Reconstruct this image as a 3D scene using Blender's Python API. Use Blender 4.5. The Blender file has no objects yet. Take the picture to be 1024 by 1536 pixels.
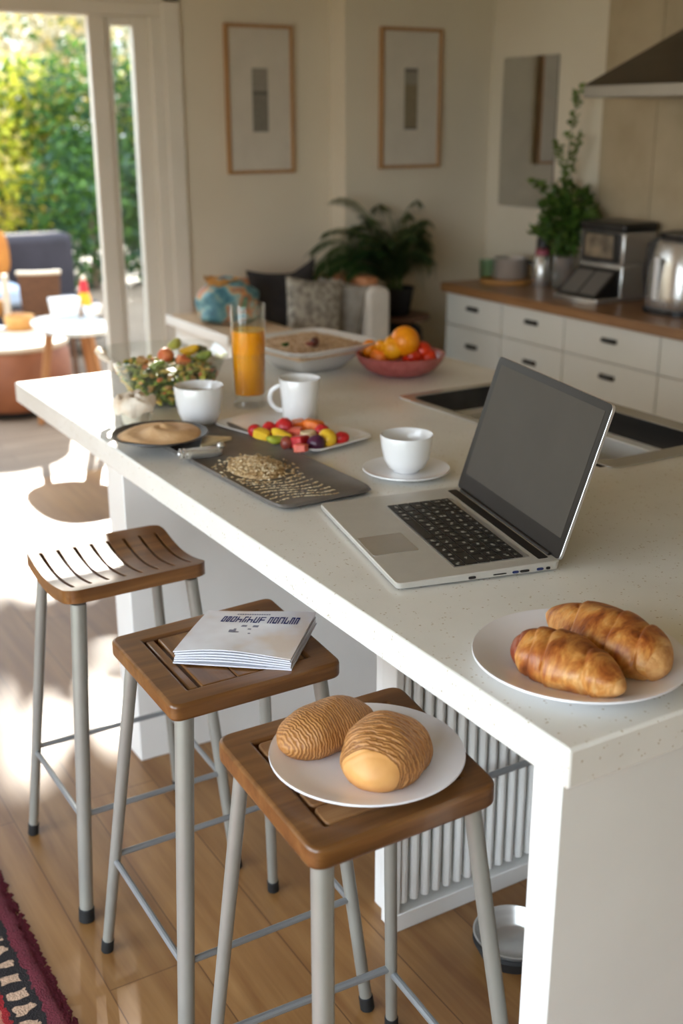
import bpy, math, random
from mathutils import Vector, Matrix
PI = math.pi
scn = bpy.context.scene
COL = scn.collection
random.seed(11)

# ------------------------------------------------------------------ camera numbers (metres, z up, floor z = 0)
FPX, PITCH, YAW, ROLL, EYE = 1724.52, 0.3305, 0.5362, -0.0027, 1.7038
_f = Vector((math.sin(YAW)*math.cos(PITCH), math.cos(YAW)*math.cos(PITCH), -math.sin(PITCH)))
_r = Vector((math.cos(YAW), -math.sin(YAW), 0)); _u = _r.cross(_f)
R_ = _r*math.cos(ROLL) + _u*math.sin(ROLL); U_ = -_r*math.sin(ROLL) + _u*math.cos(ROLL)
def at(px, py, z):
    """the point of the horizontal plane at height z that the photo shows at (px, py)"""
    d = _f + R_*((px-512)/FPX) - U_*((py-768)/FPX)
    t = (z-EYE)/d.z
    return Vector((d.x*t, d.y*t, z))
def aty(px, py, y):
    d = _f + R_*((px-512)/FPX) - U_*((py-768)/FPX)
    t = y/d.y
    return Vector((d.x*t, y, EYE+d.z*t))

# ------------------------------------------------------------------ materials
def S(r, g, b, a=1.0):
    def c(v):
        v /= 255.0
        return v/12.92 if v <= .04045 else ((v+.055)/1.055)**2.4
    return (c(r), c(g), c(b), a)

class NT:
    def __init__(s, name):
        s.m = bpy.data.materials.new(name); s.m.use_nodes = True
        s.t = s.m.node_tree; s.n = s.t.nodes; s.l = s.t.links
        s.p = s.n['Principled BSDF']; s.out = s.n['Material Output']
        s.tc = s.n.new('ShaderNodeTexCoord')
    def node(s, kind, **kw):
        n = s.n.new(kind)
        for k, v in kw.items():
            if k in n.inputs.keys(): n.inputs[k].default_value = v
            else: setattr(n, k, v)
        return n
    def coords(s, scale=(1, 1, 1), rot=(0, 0, 0), space='Object'):
        m = s.n.new('ShaderNodeMapping'); m.inputs['Scale'].default_value = scale; m.inputs['Rotation'].default_value = rot
        s.l.new(s.tc.outputs[space], m.inputs['Vector']); return m.outputs[0]
    def noise(s, vec, scale, detail=4, rough=.55, dist=0):
        n = s.node('ShaderNodeTexNoise', Scale=scale, Detail=detail, Roughness=rough, Distortion=dist)
        s.l.new(vec, n.inputs['Vector']); return n.outputs['Fac']
    def ramp(s, fac, stops, interp='LINEAR'):
        r = s.n.new('ShaderNodeValToRGB'); e = r.color_ramp.elements; r.color_ramp.interpolation = interp
        while len(e) < len(stops): e.new(.5)
        for i, (p, c) in enumerate(stops): e[i].position = p; e[i].color = c
        s.l.new(fac, r.inputs[0]); return r.outputs[0]
    def bump(s, fac, strength=.3, dist=.01):
        b = s.n.new('ShaderNodeBump'); b.inputs['Strength'].default_value = strength; b.inputs['Distance'].default_value = dist
        s.l.new(fac, b.inputs['Height']); s.l.new(b.outputs[0], s.p.inputs['Normal'])
    def mix(s, fac, a, b, mode='MIX'):
        m = s.n.new('ShaderNodeMix'); m.data_type = 'RGBA'; m.blend_type = mode
        for i, v in ((0, fac), (6, a), (7, b)):
            if hasattr(v, 'default_value'): s.l.new(v, m.inputs[i])
            else: m.inputs[i].default_value = v
        return m.outputs[2]
    def col(s, c):
        if hasattr(c, 'default_value'): s.l.new(c, s.p.inputs['Base Color'])
        else: s.p.inputs['Base Color'].default_value = c

def mat(name, c, rough=.5, metal=0, c2=None, scale=8, stretch=(1, 1, 1), detail=4, lo=.35, hi=.65, bump=0, bscale=None, bdist=.004, coat=0, sss=0, spec=None, space='Object'):
    t = NT(name); v = t.coords(stretch, space=space)
    t.p.inputs['Roughness'].default_value = rough; t.p.inputs['Metallic'].default_value = metal
    if c2 is None: c2 = tuple(x*.93 for x in c[:3])+(1,)
    f = t.noise(v, scale, detail)
    t.col(t.ramp(f, [(lo, c), (hi, c2)]))
    if bump: t.bump(t.noise(v, bscale or scale, 5), bump, bdist)
    if coat: t.p.inputs['Coat Weight'].default_value = coat; t.p.inputs['Coat Roughness'].default_value = .12
    if sss:
        t.p.inputs['Subsurface Weight'].default_value = sss; t.p.inputs['Subsurface Radius'].default_value = (.02, .01, .004); t.p.inputs['Subsurface Scale'].default_value = .5
    if spec is not None: t.p.inputs['Specular IOR Level'].default_value = spec
    return t.m

def wood(name, a, b, c, axis='y', rough=.4, scale=9, coat=0):
    t = NT(name); st = {'x': (.12, 1.6, 1.6), 'y': (1.6, .12, 1.6), 'z': (1.6, 1.6, .12)}[axis]
    v = t.coords(st)
    f = t.noise(v, scale*2.4, 7, .62, .5); g = t.noise(t.coords((1, 1, 1)), 2.5, 2)
    k = t.ramp(f, [(.28, a), (.5, b), (.74, c)])
    t.col(t.mix(t.ramp(g, [(.3, (0, 0, 0, 1)), (.7, (.35, .35, .35, 1))]), k, a))
    t.p.inputs['Roughness'].default_value = rough
    t.bump(f, .12, .003)
    if coat: t.p.inputs['Coat Weight'].default_value = coat; t.p.inputs['Coat Roughness'].default_value = .2
    return t.m

def thin_glass(name, tint=(1, 1, 1, 1), refl=.5):
    t = NT(name); t.n.remove(t.p)
    tr = t.node('ShaderNodeBsdfTransparent', Color=tint); gl = t.node('ShaderNodeBsdfGlossy', Roughness=.03)
    lw = t.node('ShaderNodeLayerWeight', Blend=.35)
    v = t.noise(t.coords(), 3, 1); mr = t.node('ShaderNodeMath', operation='MULTIPLY'); mr.inputs[1].default_value = refl
    ad = t.node('ShaderNodeMath', operation='ADD'); ad.inputs[1].default_value = .02
    t.l.new(lw.outputs['Facing'], mr.inputs[0]); t.l.new(mr.outputs[0], ad.inputs[0])
    mx = t.n.new('ShaderNodeMixShader'); t.l.new(ad.outputs[0], mx.inputs[0]); t.l.new(tr.outputs[0], mx.inputs[1]); t.l.new(gl.outputs[0], mx.inputs[2])
    t.l.new(mx.outputs[0], t.out.inputs[0]); return t.m

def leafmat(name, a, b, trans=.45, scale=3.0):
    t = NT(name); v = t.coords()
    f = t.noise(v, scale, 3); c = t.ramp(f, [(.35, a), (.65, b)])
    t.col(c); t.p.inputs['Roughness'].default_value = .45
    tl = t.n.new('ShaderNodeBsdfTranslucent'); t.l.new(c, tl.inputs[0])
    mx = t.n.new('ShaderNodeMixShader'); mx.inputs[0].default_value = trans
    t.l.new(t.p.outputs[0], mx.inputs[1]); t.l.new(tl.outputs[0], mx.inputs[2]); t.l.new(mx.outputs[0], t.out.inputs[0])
    return t.m

def floor_mat(name, cols, pw, pl, rough, gapc, yaxis=True):
    t = NT(name)
    v = t.coords((1, 1, 1), (0, 0, PI/2 if yaxis else 0))
    b = t.node('ShaderNodeTexBrick', Scale=1.0, offset=.37, Color1=(0, 0, 0, 1), Color2=(1, 1, 1, 1), Mortar=(.5, .5, .5, 1))
    b.inputs['Mortar Size'].default_value = .0015; b.inputs['Brick Width'].default_value = pl; b.inputs['Row Height'].default_value = pw; b.inputs['Bias'].default_value = 0
    t.l.new(v, b.inputs['Vector'])
    st = (1.4, .1, 1) if yaxis else (.1, 1.4, 1)
    g = t.noise(t.coords(st), 16, 7, .6, .4)
    base = t.ramp(g, [(.3, cols[0]), (.5, cols[1]), (.72, cols[2])])
    pv = t.mix(b.outputs['Color'], (.86, .86, .86, 1), (1.1, 1.1, 1.1, 1))
    c = t.mix(1.0, base, pv, 'MULTIPLY')
    t.col(t.mix(b.outputs['Fac'], c, gapc))
    t.p.inputs['Roughness'].default_value = rough
    t.bump(g, .06, .002)
    return t.m

M = {}
M['wall'] = mat('wall_paint', S(226, 216, 196), .85, c2=S(222, 211, 190), scale=2)
M['white'] = mat('white_gloss_paint', S(240, 240, 237), .35, c2=S(234, 234, 231), scale=3)
M['frame_white'] = mat('door_paint', S(234, 229, 218), .45, c2=S(229, 224, 212), scale=3)
M['cab'] = mat('cabinet_front_paint', S(226, 226, 218), .45, c2=S(221, 221, 212), scale=3)
M['ceil'] = mat('ceiling_paint', S(238, 234, 224), .9)
M['tile'] = mat('splash_tile', S(190, 172, 142), .55, c2=S(174, 156, 126), scale=4, detail=6, bump=.08)
M['floor'] = floor_mat('oak_floor', [S(126, 84, 45), S(145, 104, 60), S(163, 122, 76)], .19, 1.9, .36, S(100, 66, 36))
M['deck'] = floor_mat('terrace_boards', [S(112, 94, 78), S(132, 113, 95), S(148, 130, 111)], .14, 2.4, .6, S(80, 66, 56), False)
M['black'] = mat('black_plastic', S(22, 21, 22), .35, c2=S(28, 27, 28))
M['blackmatt'] = mat('black_rubber', S(20, 20, 20), .75)
M['steel'] = mat('brushed_steel', S(212, 211, 208), .27, .78, c2=S(202, 201, 198), scale=20, stretch=(.2, 1, 6))
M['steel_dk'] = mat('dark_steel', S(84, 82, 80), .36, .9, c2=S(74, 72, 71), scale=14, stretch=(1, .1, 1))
M['hood'] = mat('hood_steel', S(120, 112, 104), .38, .9, c2=S(108, 101, 94), scale=10, stretch=(1, .2, 1))
M['hoodrim'] = mat('hood_rim_steel', S(150, 146, 140), .4, .8)
M['pansteel'] = mat('saucepan_steel', S(214, 212, 208), .3, .6)
M['leg'] = mat('stool_leg_paint', S(158, 158, 150), .38, .3, c2=S(150, 150, 143), scale=6)
M['bar'] = mat('stool_bar_paint', S(152, 156, 158), .36, .4, c2=S(142, 146, 149), scale=6)
M['stoolwood_y'] = wood('stool_teak', S(86, 54, 24), S(122, 81, 40), S(152, 108, 60), 'y', .36, 8, .25)
M['stoolwood_x'] = wood('stool_teak_cross', S(84, 52, 23), S(119, 78, 38), S(149, 105, 58), 'x', .36, 8, .25)
M['slat_lt'] = wood('pale_teak_slat', S(112, 74, 40), S(152, 108, 66), S(186, 144, 98), 'x', .45, 8)
M['backwood'] = wood('oak_worktop', S(120, 82, 48), S(150, 108, 68), S(172, 130, 88), 'y', .4, 6, .2)
M['ceramic'] = mat('white_porcelain', S(238, 238, 238), .16, c2=S(234, 234, 235), coat=.4)
M['ceramic_lav'] = mat('pale_plate_glaze', S(238, 238, 244), .2, c2=S(234, 234, 241), coat=.3)
M['coffee'] = mat('coffee_surface', S(150, 130, 90), .2)
M['alu'] = mat('laptop_aluminium', S(200, 197, 190), .42, .35, c2=S(196, 193, 186), scale=30)
M['alu_edge'] = mat('laptop_edge', S(216, 216, 216), .3, .85)
M['screen'] = mat('laptop_screen', S(76, 71, 65), .5, c2=S(73, 68, 62), spec=.12)
M['bezel'] = mat('laptop_bezel', S(34, 30, 28), .4, c2=S(30, 27, 25), spec=.25)
M['key'] = mat('key_black', S(26, 24, 23), .5)
M['keyprint'] = mat('key_print', S(170, 168, 160), .6)
M['portblue'] = mat('port_blue', S(28, 44, 92), .4)
M['slate'] = mat('slate_tray', S(112, 106, 101), .45, c2=S(88, 83, 79), scale=7, detail=8, bump=.25, bscale=40)
M['dkplate'] = mat('dark_plate', S(62, 57, 54), .35, c2=S(48, 44, 42))
M['glass'] = thin_glass('clear_glass', (.97, .985, .98, 1), .38)
M['glass_green'] = thin_glass('green_glass', (.70, .82, .72, 1), .5)
M['pane'] = thin_glass('window_pane', (.98, .99, .99, 1), .25)
M['juice'] = mat('orange_juice', S(255, 166, 2), .3, c2=S(252, 154, 0), scale=10, sss=.15)
M['foam'] = mat('juice_foam', S(252, 196, 70), .5)
M['hummus'] = mat('hummus', S(236, 200, 156), .65, c2=S(220, 178, 130), scale=22, detail=6, bump=.6, bscale=30, bdist=.008)
M['cream'] = mat('cream_paper', S(244, 234, 220), .7, c2=S(222, 198, 168), scale=16, detail=5, bump=.5, bscale=24, bdist=.006)
M['seed'] = mat('oat_seed', S(214, 186, 140), .7, c2=S(150, 116, 74), scale=120, detail=2)
M['seed_lt'] = mat('pale_seed', S(234, 220, 190), .6, c2=S(205, 182, 140), scale=120, detail=2)
M['rosebowl'] = mat('rose_bowl_glaze', S(178, 96, 92), .25, c2=S(160, 78, 76), scale=40, detail=6, coat=.3)
M['orange'] = mat('orange_peel', S(250, 158, 10), .38, c2=S(240, 136, 6), scale=14, bump=.2, bscale=160, bdist=.001)
M['amber'] = mat('amber_fruit_skin', S(248, 178, 24), .38, c2=S(238, 140, 12), scale=16)
M['tomato'] = mat('red_fruit_skin', S(222, 62, 22), .3, c2=S(200, 38, 16), scale=18)
M['strawb'] = mat('strawberry_flesh', S(214, 46, 44), .38, c2=S(176, 24, 34), scale=60, bump=.3, bscale=160, bdist=.002)
M['melon'] = mat('pink_melon_flesh', S(238, 128, 104), .45, c2=S(226, 96, 80), scale=50)
M['peach'] = mat('peach_flesh', S(246, 140, 44), .42, c2=S(236, 112, 34), scale=40)
M['mango'] = mat('yellow_fruit_flesh', S(246, 206, 60), .42, c2=S(236, 186, 40), scale=40)
M['kiwi'] = mat('green_fruit_flesh', S(186, 190, 60), .45, c2=S(140, 156, 44), scale=50)
M['banana'] = mat('pale_fruit_flesh', S(240, 226, 190), .5, c2=S(228, 206, 160), scale=50)
M['grape'] = mat('purple_grape_skin', S(86, 34, 66), .3, c2=S(60, 22, 50), scale=30)
M['brownfruit'] = mat('brown_red_fruit_skin', S(150, 70, 50), .4, c2=S(120, 46, 40), scale=40)
M['lettuce'] = mat('lettuce', S(156, 170, 84), .5, c2=S(112, 134, 54), scale=40)
M['dkgreen'] = mat('dark_salad_leaf', S(62, 96, 34), .45, c2=S(44, 74, 26), scale=40)
M['corn'] = mat('corn_yellow', S(232, 204, 116), .5, c2=S(220, 180, 84), scale=50)
M['salmon'] = mat('salmon_piece', S(234, 150, 98), .5, c2=S(220, 112, 70), scale=40)
M['avocado'] = mat('avocado_slice', S(206, 198, 84), .45, c2=S(168, 170, 62), scale=14)
M['crouton'] = mat('crouton', S(208, 162, 104), .7, c2=S(180, 132, 78), scale=40)
M['couscous'] = mat('couscous', S(222, 196, 164), .75, c2=S(196, 162, 126), scale=70, detail=4, bump=.8, bscale=120, bdist=.006)
M['date'] = mat('dark_date', S(84, 42, 34), .35)
M['sage'] = mat('grey_patterned_fabric', S(176, 168, 154), .9, c2=S(128, 122, 112), scale=34, detail=6, lo=.42, hi=.58)
M['palegrey'] = mat('pale_grey_fabric', S(156, 150, 140), .9, c2=S(132, 127, 119), scale=30)
M['navy'] = mat('charcoal_fabric', S(58, 56, 58), .9, c2=S(50, 48, 51), scale=20)
M['tanleather'] = mat('tan_leather', S(196, 138, 96), .55, c2=S(180, 120, 80), scale=6)
M['shell'] = mat('white_upholstery', S(226, 220, 210), .8, c2=S(218, 212, 202), scale=8)
M['paletop'] = wood('pale_wood_top', S(196, 164, 128), S(216, 186, 150), S(228, 202, 170), 'y', .4, 6)
M['brownwood'] = wood('brown_stand_wood', S(70, 46, 32), S(92, 62, 42), S(112, 78, 54), 'x', .4, 8)
M['oakframe'] = wood('oak_picture_frame', S(156, 116, 72), S(178, 136, 90), S(194, 152, 106), 'z', .5, 10)
M['mount'] = mat('picture_mount', S(214, 206, 192), .8)
M['mirror'] = mat('mirror_silver', S(225, 226, 226), .03, 1)
M['palm'] = leafmat('palm_leaf', S(52, 82, 36), S(36, 62, 28), .25, 8)
M['herb'] = leafmat('herb_leaf', S(78, 112, 40), S(52, 84, 28), .3, 14)
M['herb_lt'] = leafmat('young_herb_leaf', S(112, 138, 62), S(84, 112, 48), .35, 14)
M['stem'] = mat('green_stem', S(92, 108, 56), .6)
M['bark'] = mat('pale_bark', S(150, 126, 104), .85, c2=S(106, 86, 70), scale=8, detail=6, bump=.5)
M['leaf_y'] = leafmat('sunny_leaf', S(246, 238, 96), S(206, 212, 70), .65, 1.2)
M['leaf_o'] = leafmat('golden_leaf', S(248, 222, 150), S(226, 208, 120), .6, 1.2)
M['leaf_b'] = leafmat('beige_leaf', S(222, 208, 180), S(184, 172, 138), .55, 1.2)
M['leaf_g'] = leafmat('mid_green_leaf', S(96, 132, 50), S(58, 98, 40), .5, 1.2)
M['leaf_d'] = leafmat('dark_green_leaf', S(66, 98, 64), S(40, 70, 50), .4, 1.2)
M['outgrey'] = mat('outdoor_dark_fabric', S(52, 47, 53), .85, c2=S(45, 41, 46), scale=10)
M['ochre'] = mat('ochre_fabric', S(186, 118, 44), .85, c2=S(170, 102, 36), scale=10)
M['skycush'] = mat('pale_blue_fabric', S(176, 192, 212), .85)
M['wicker'] = mat('brown_wicker', S(104, 68, 42), .7, c2=S(80, 50, 30), scale=30, stretch=(1, 1, 3), bump=.5, bscale=80)
M['pouf'] = mat('terracotta_leather', S(150, 92, 60), .5, c2=S(130, 76, 48), scale=5)
M['paleband'] = mat('pale_band', S(206, 188, 164), .6)
M['tablewhite'] = mat('pale_table_top', S(226, 232, 234), .2, coat=.4)
M['teakleg'] = wood('teak_leg', S(140, 92, 54), S(168, 116, 72), S(186, 136, 90), 'z', .5, 8)
M['ochrebowl'] = mat('ochre_wood_bowl', S(200, 150, 84), .5, c2=S(180, 126, 62), scale=8)
M['redcap'] = mat('red_bottle_cap', S(196, 30, 44), .4)
M['sauce'] = mat('orange_sauce', S(244, 164, 30), .35)
M['lid_pink'] = mat('pink_lid', S(150, 70, 84), .5)
M['signpage'] = mat('paper_white', S(226, 228, 236), .55, c2=S(218, 220, 230), scale=6)
M['ink'] = mat('navy_ink', S(24, 34, 100), .8, spec=.1)
M['inkpale'] = mat('grey_ink', S(120, 120, 140), .6)
M['screenpale'] = mat('appliance_window', S(150, 134, 112), .25, c2=S(96, 88, 76), scale=12, detail=3)
M['padgrey'] = mat('appliance_pad', S(112, 108, 104), .4)
M['brass'] = mat('warm_tray_metal', S(150, 128, 100), .3, .8)

def quartz():
    t = NT('speckled_quartz'); v = t.coords()
    vo = t.node('ShaderNodeTexVoronoi', Scale=130.0); t.l.new(v, vo.inputs['Vector'])
    sp = t.ramp(vo.outputs['Distance'], [(.20, (1, 1, 1, 1)), (.30, (0, 0, 0, 1))])
    pick = t.ramp(t.noise(v, 60, 2), [(.56, (0, 0, 0, 1)), (.60, (1, 1, 1, 1))])
    k = t.mix(1.0, sp, pick, 'MULTIPLY')
    base = t.ramp(t.noise(v, 5, 4), [(.35, S(238, 237, 232)), (.65, S(231, 229, 223))])
    t.col(t.mix(k, base, S(198, 187, 168)))
    t.p.inputs['Roughness'].default_value = .27
    return t.m
M['quartz'] = quartz()

def pastry(name, dark, mid, light, period, axis='X', dist=2.5, bumps=.6, dscale=18):
    t = NT(name); v = t.coords()
    w = t.node('ShaderNodeTexWave', Scale=2*PI/(20*period), Distortion=dist, Detail=3.0, bands_direction=axis, wave_profile='SIN')
    w.inputs['Detail Scale'].default_value = 1.6
    t.l.new(v, w.inputs['Vector'])
    n = t.noise(v, dscale, 6, .65)
    k = t.ramp(w.outputs['Fac'], [(.12, dark), (.45, mid), (.85, light)])
    d = t.ramp(n, [(.36, (0, 0, 0, 1)), (.66, (.8, .8, .8, 1))])
    t.col(t.mix(d, k, mid))
    t.p.inputs['Roughness'].default_value = .48
    ad = t.node('ShaderNodeMath', operation='ADD'); t.l.new(w.outputs['Fac'], ad.inputs[0]); t.l.new(t.noise(v, 140, 4), ad.inputs[1])
    t.bump(ad.outputs[0], bumps, .0025)
    return t.m
def croi():
    t = NT('croissant_crust'); v = t.coords((1.0, .55, .55))
    n = t.noise(v, 34, 6, .62, .6)
    c = t.ramp(n, [(.30, S(112, 50, 18)), (.43, S(166, 92, 36)), (.55, S(202, 138, 68)), (.70, S(226, 182, 122))])
    f = t.noise(t.coords((2.6, .5, .5)), 90, 4)
    c2 = t.ramp(f, [(.3, (.82, .78, .72, 1)), (.7, (1.08, 1.06, 1.02, 1))])
    t.col(t.mix(1.0, c, c2, 'MULTIPLY')); t.p.inputs['Roughness'].default_value = .42
    t.p.inputs['Coat Weight'].default_value = .15; t.p.inputs['Coat Roughness'].default_value = .35
    t.bump(f, .5, .003); return t.m
M['croi'] = croi()
M['croi_tip'] = mat('croissant_pale_end', S(222, 172, 112), .6, c2=S(196, 136, 76), scale=60, detail=5, bump=.5, bscale=120)
M['croi_burn'] = mat('croissant_dark_end', S(118, 44, 26), .4, c2=S(150, 74, 34), scale=40)
M['roll'] = pastry('striped_roll_crust', S(130, 80, 38), S(172, 116, 60), S(200, 148, 90), .0046, 'X', 5, .45, 30)
M['roll_end'] = mat('roll_smooth_end', S(222, 166, 100), .5, c2=S(206, 144, 78), scale=14)

def rugmat():
    t = NT('woven_rug'); sep = t.n.new('ShaderNodeSeparateXYZ')
    v = t.coords(); t.l.new(v, sep.inputs[0])
    nz = t.noise(v, 60, 4)
    j = t.node('ShaderNodeMath', operation='MULTIPLY_ADD'); j.inputs[1].default_value = .03; t.l.new(nz, j.inputs[0])
    t.l.new(sep.outputs['X'], j.inputs[2])     # x is 0 at the long edge, negative inwards
    mr = t.node('ShaderNodeMapRange'); mr.inputs[1].default_value = -.42; mr.inputs[2].default_value = .015
    t.l.new(j.outputs[0], mr.inputs[0])
    W, K, RD, PK, DP = S(214, 178, 150), S(34, 26, 28), S(168, 26, 34), S(206, 128, 106), S(120, 40, 56)
    base = t.ramp(mr.outputs[0], [(0, RD), (.30, K), (.44, PK), (.56, RD), (.68, PK), (.73, RD), (.76, K), (.905, DP)], 'CONSTANT')
    # cream marks woven across the black bands
    wv = t.node('ShaderNodeTexWave', Scale=6.5, Distortion=3.5, Detail=2.0, bands_direction='Y'); wv.inputs['Detail Scale'].default_value = 3
    t.l.new(v, wv.inputs['Vector'])
    mk = t.ramp(wv.outputs['Fac'], [(.55, (0, 0, 0, 1)), (.63, (1, 1, 1, 1))])
    band = t.ramp(mr.outputs[0], [(0, (0, 0, 0, 1)), (.32, (1, 1, 1, 1)), (.42, (0, 0, 0, 1)), (.785, (1, 1, 1, 1)), (.875, (0, 0, 0, 1))], 'CONSTANT')
    k = t.mix(1.0, mk, band, 'MULTIPLY')
    c = t.mix(k, base, W)
    tuft = t.noise(v, 260, 3); sp = t.ramp(tuft, [(.3, (.55, .55, .55, 1)), (.7, (1.15, 1.15, 1.15, 1))])
    t.col(t.mix(1.0, c, sp, 'MULTIPLY'))
    t.p.inputs['Roughness'].default_value = .95
    t.bump(tuft, 1.0, .006); return t.m
M['rug'] = rugmat()

def bagmat():
    t = NT('painted_bag'); v = t.coords()
    c = t.ramp(t.noise(v, 9, 2, .5, 1.0), [(.28, S(40, 84, 104)), (.40, S(74, 128, 142)), (.48, S(124, 170, 176)), (.53, S(196, 160, 104)), (.57, S(198, 110, 66)), (.62, S(70, 126, 120)), (.74, S(136, 158, 80))])
    t.col(c); t.p.inputs['Roughness'].default_value = .5; return t.m
M['bag'] = bagmat()
def magmat():
    t = NT('magazine_cover'); v = t.coords()
    c = t.ramp(t.noise(v, 7, 3), [(.36, S(228, 230, 238)), (.52, S(214, 212, 218)), (.64, S(206, 190, 178))])
    t.col(c); t.p.inputs['Roughness'].default_value = .3; return t.m
M['cover'] = magmat()
def artmat(name, cols):
    t = NT(name); v = t.coords((1, 1, 1)); sep = t.n.new('ShaderNodeSeparateXYZ'); t.l.new(v, sep.inputs[0])
    mr = t.node('ShaderNodeMapRange'); mr.inputs[1].default_value = -.17; mr.inputs[2].default_value = .17; t.l.new(sep.outputs['Z'], mr.inputs[0])
    c = t.ramp(mr.outputs[0], cols, 'CONSTANT')
    g = t.ramp(t.noise(v, 60, 4), [(.3, (.8, .8, .8, 1)), (.7, (1.1, 1.1, 1.1, 1))])
    t.col(t.mix(1.0, c, g, 'MULTIPLY')); t.p.inputs['Roughness'].default_value = .8; return t.m
M['art1'] = artmat('grey_print', [(0, S(132, 128, 118)), (.58, S(104, 100, 92)), (.62, S(150, 145, 134)), (.97, S(118, 114, 105))])
M['art2'] = artmat('brown_print', [(0, S(104, 96, 90)), (.09, S(140, 128, 104)), (.70, S(152, 146, 132)), (.88, S(118, 110, 104))])

# ------------------------------------------------------------------ mesh helpers
class MB:
    def __init__(s): s.v = []; s.f = []; s.m = []
    def add(s, vs, fs, mi=0):
        o = len(s.v); s.v += [tuple(x) for x in vs]
        for f in fs: s.f.append(tuple(i+o for i in f)); s.m.append(mi)
        return s
    def box(s, x0, x1, y0, y1, z0, z1, mi=0):
        return s.add([(x0, y0, z0), (x1, y0, z0), (x1, y1, z0), (x0, y1, z0), (x0, y0, z1), (x1, y0, z1), (x1, y1, z1), (x0, y1, z1)],
                     [(3, 2, 1, 0), (4, 5, 6, 7), (0, 1, 5, 4), (1, 2, 6, 5), (2, 3, 7, 6), (3, 0, 4, 7)], mi)
    def loft(s, rings, mi=0, cap0=True, cap1=True):
        n = len(rings[0]); vs = [p for r in rings for p in r]; fs = []
        for k in range(len(rings)-1):
            for i in range(n):
                j = (i+1) % n; fs.append((k*n+i, k*n+j, (k+1)*n+j, (k+1)*n+i))
        if cap0: fs.append(tuple(range(n-1, -1, -1)))
        if cap1: fs.append(tuple((len(rings)-1)*n+i for i in range(n)))
        return s.add(vs, fs, mi)
    def lathe(s, prof, seg=40, c=(0, 0, 0), mi=0, cap0=True, cap1=True):
        rings = [[(c[0]+r*math.cos(2*PI*i/seg), c[1]+r*math.sin(2*PI*i/seg), c[2]+z) for i in range(seg)] for r, z in prof]
        return s.loft(rings, mi, cap0 and prof[0][0] > 1e-5, cap1 and prof[-1][0] > 1e-5)
    def sq(s, prof, n=4.0, ax=1.0, ay=1.0, seg=64, c=(0, 0, 0), mi=0, cap0=True, cap1=True):
        """lathe with a super-ellipse outline: prof (half size, z)"""
        rings = []
        for r, z in prof:
            ring = []
            for i in range(seg):
                a = 2*PI*(i+.5)/seg; ca, sa = math.cos(a), math.sin(a)
                k = (abs(ca)**n+abs(sa)**n)**(-1/n)
                ring.append((c[0]+r*ax*k*ca, c[1]+r*ay*k*sa, c[2]+z))
            rings.append(ring)
        return s.loft(rings, mi, cap0, cap1)
    def tube(s, pts, r, seg=12, mi=0, cap=True):
        pts = [Vector(p) for p in pts]; rr = r if isinstance(r, (list, tuple)) else [r]*len(pts)
        rings = []; side = None
        for i, p in enumerate(pts):
            d = (pts[min(i+1, len(pts)-1)]-pts[max(i-1, 0)]).normalized()
            if side is None:
                side = d.orthogonal().normalized()
            side = (side-d*side.dot(d)).normalized(); up = d.cross(side)
            rings.append([p+(side*math.cos(2*PI*k/seg)+up*math.sin(2*PI*k/seg))*rr[i] for k in range(seg)])
        return s.loft(rings, mi, cap, cap)
    def ell(s, c, rx, ry, rz, seg=20, rings=12, mi=0, fn=None):
        rs = []
        for k in range(1, rings):
            t = PI*k/rings
            rs.append([Vector((rx*math.sin(t)*math.cos(2*PI*i/seg), ry*math.sin(t)*math.sin(2*PI*i/seg), -rz*math.cos(t))) for i in range(seg)])
        if fn: rs = [[fn(p) for p in r] for r in rs]
        rs = [[p+Vector(c) for p in r] for r in rs]
        return s.loft(rs, mi)
    def prism(s, poly, z0, z1, mi=0):
        return s.loft([[(x, y, z0) for x, y in poly], [(x, y, z1) for x, y in poly]], mi)
    def ringprism(s, o, i, z0, z1, mi=0):
        n = len(o); vs = [(x, y, z0) for x, y in o]+[(x, y, z0) for x, y in i]+[(x, y, z1) for x, y in o]+[(x, y, z1) for x, y in i]
        fs = []
        for a in range(n):
            b = (a+1) % n
            fs += [(2*n+a, 2*n+b, 3*n+b, 3*n+a), (n+a, n+b, b, a), (a, b, 2*n+b, 2*n+a), (n+b, n+a, 3*n+a, 3*n+b)]
        return s.add(vs, fs, mi)
    def xf(s, mtx, start=0):
        for i in range(start, len(s.v)): s.v[i] = tuple(mtx @ Vector(s.v[i]))
        return s
    def build(s, name, mats, parent=None, loc=(0, 0, 0), rot=(0, 0, 0), bevel=0, seg=2, smooth=35, subsurf=0, solid=0):
        me = bpy.data.meshes.new(name); me.from_pydata(s.v, [], s.f); me.update()
        for m in (mats if isinstance(mats, (list, tuple)) else [mats]): me.materials.append(M[m] if isinstance(m, str) else m)
        if len(me.materials) > 1: me.polygons.foreach_set('material_index', s.m)
        if smooth:
            me.polygons.foreach_set('use_smooth', [True]*len(me.polygons)); me.set_sharp_from_angle(angle=math.radians(smooth))
        o = bpy.data.objects.new(name, me); COL.objects.link(o); o.location = loc; o.rotation_euler = rot
        if parent: o.parent = parent
        if solid:
            d = o.modifiers.new('solid', 'SOLIDIFY'); d.thickness = solid; d.offset = -1
        if bevel:
            b = o.modifiers.new('bevel', 'BEVEL'); b.width = bevel; b.segments = seg; b.limit_method = 'ANGLE'; b.angle_limit = math.radians(40)
        if subsurf:
            q = o.modifiers.new('sub', 'SUBSURF'); q.levels = subsurf; q.render_levels = subsurf
        return o

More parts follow.
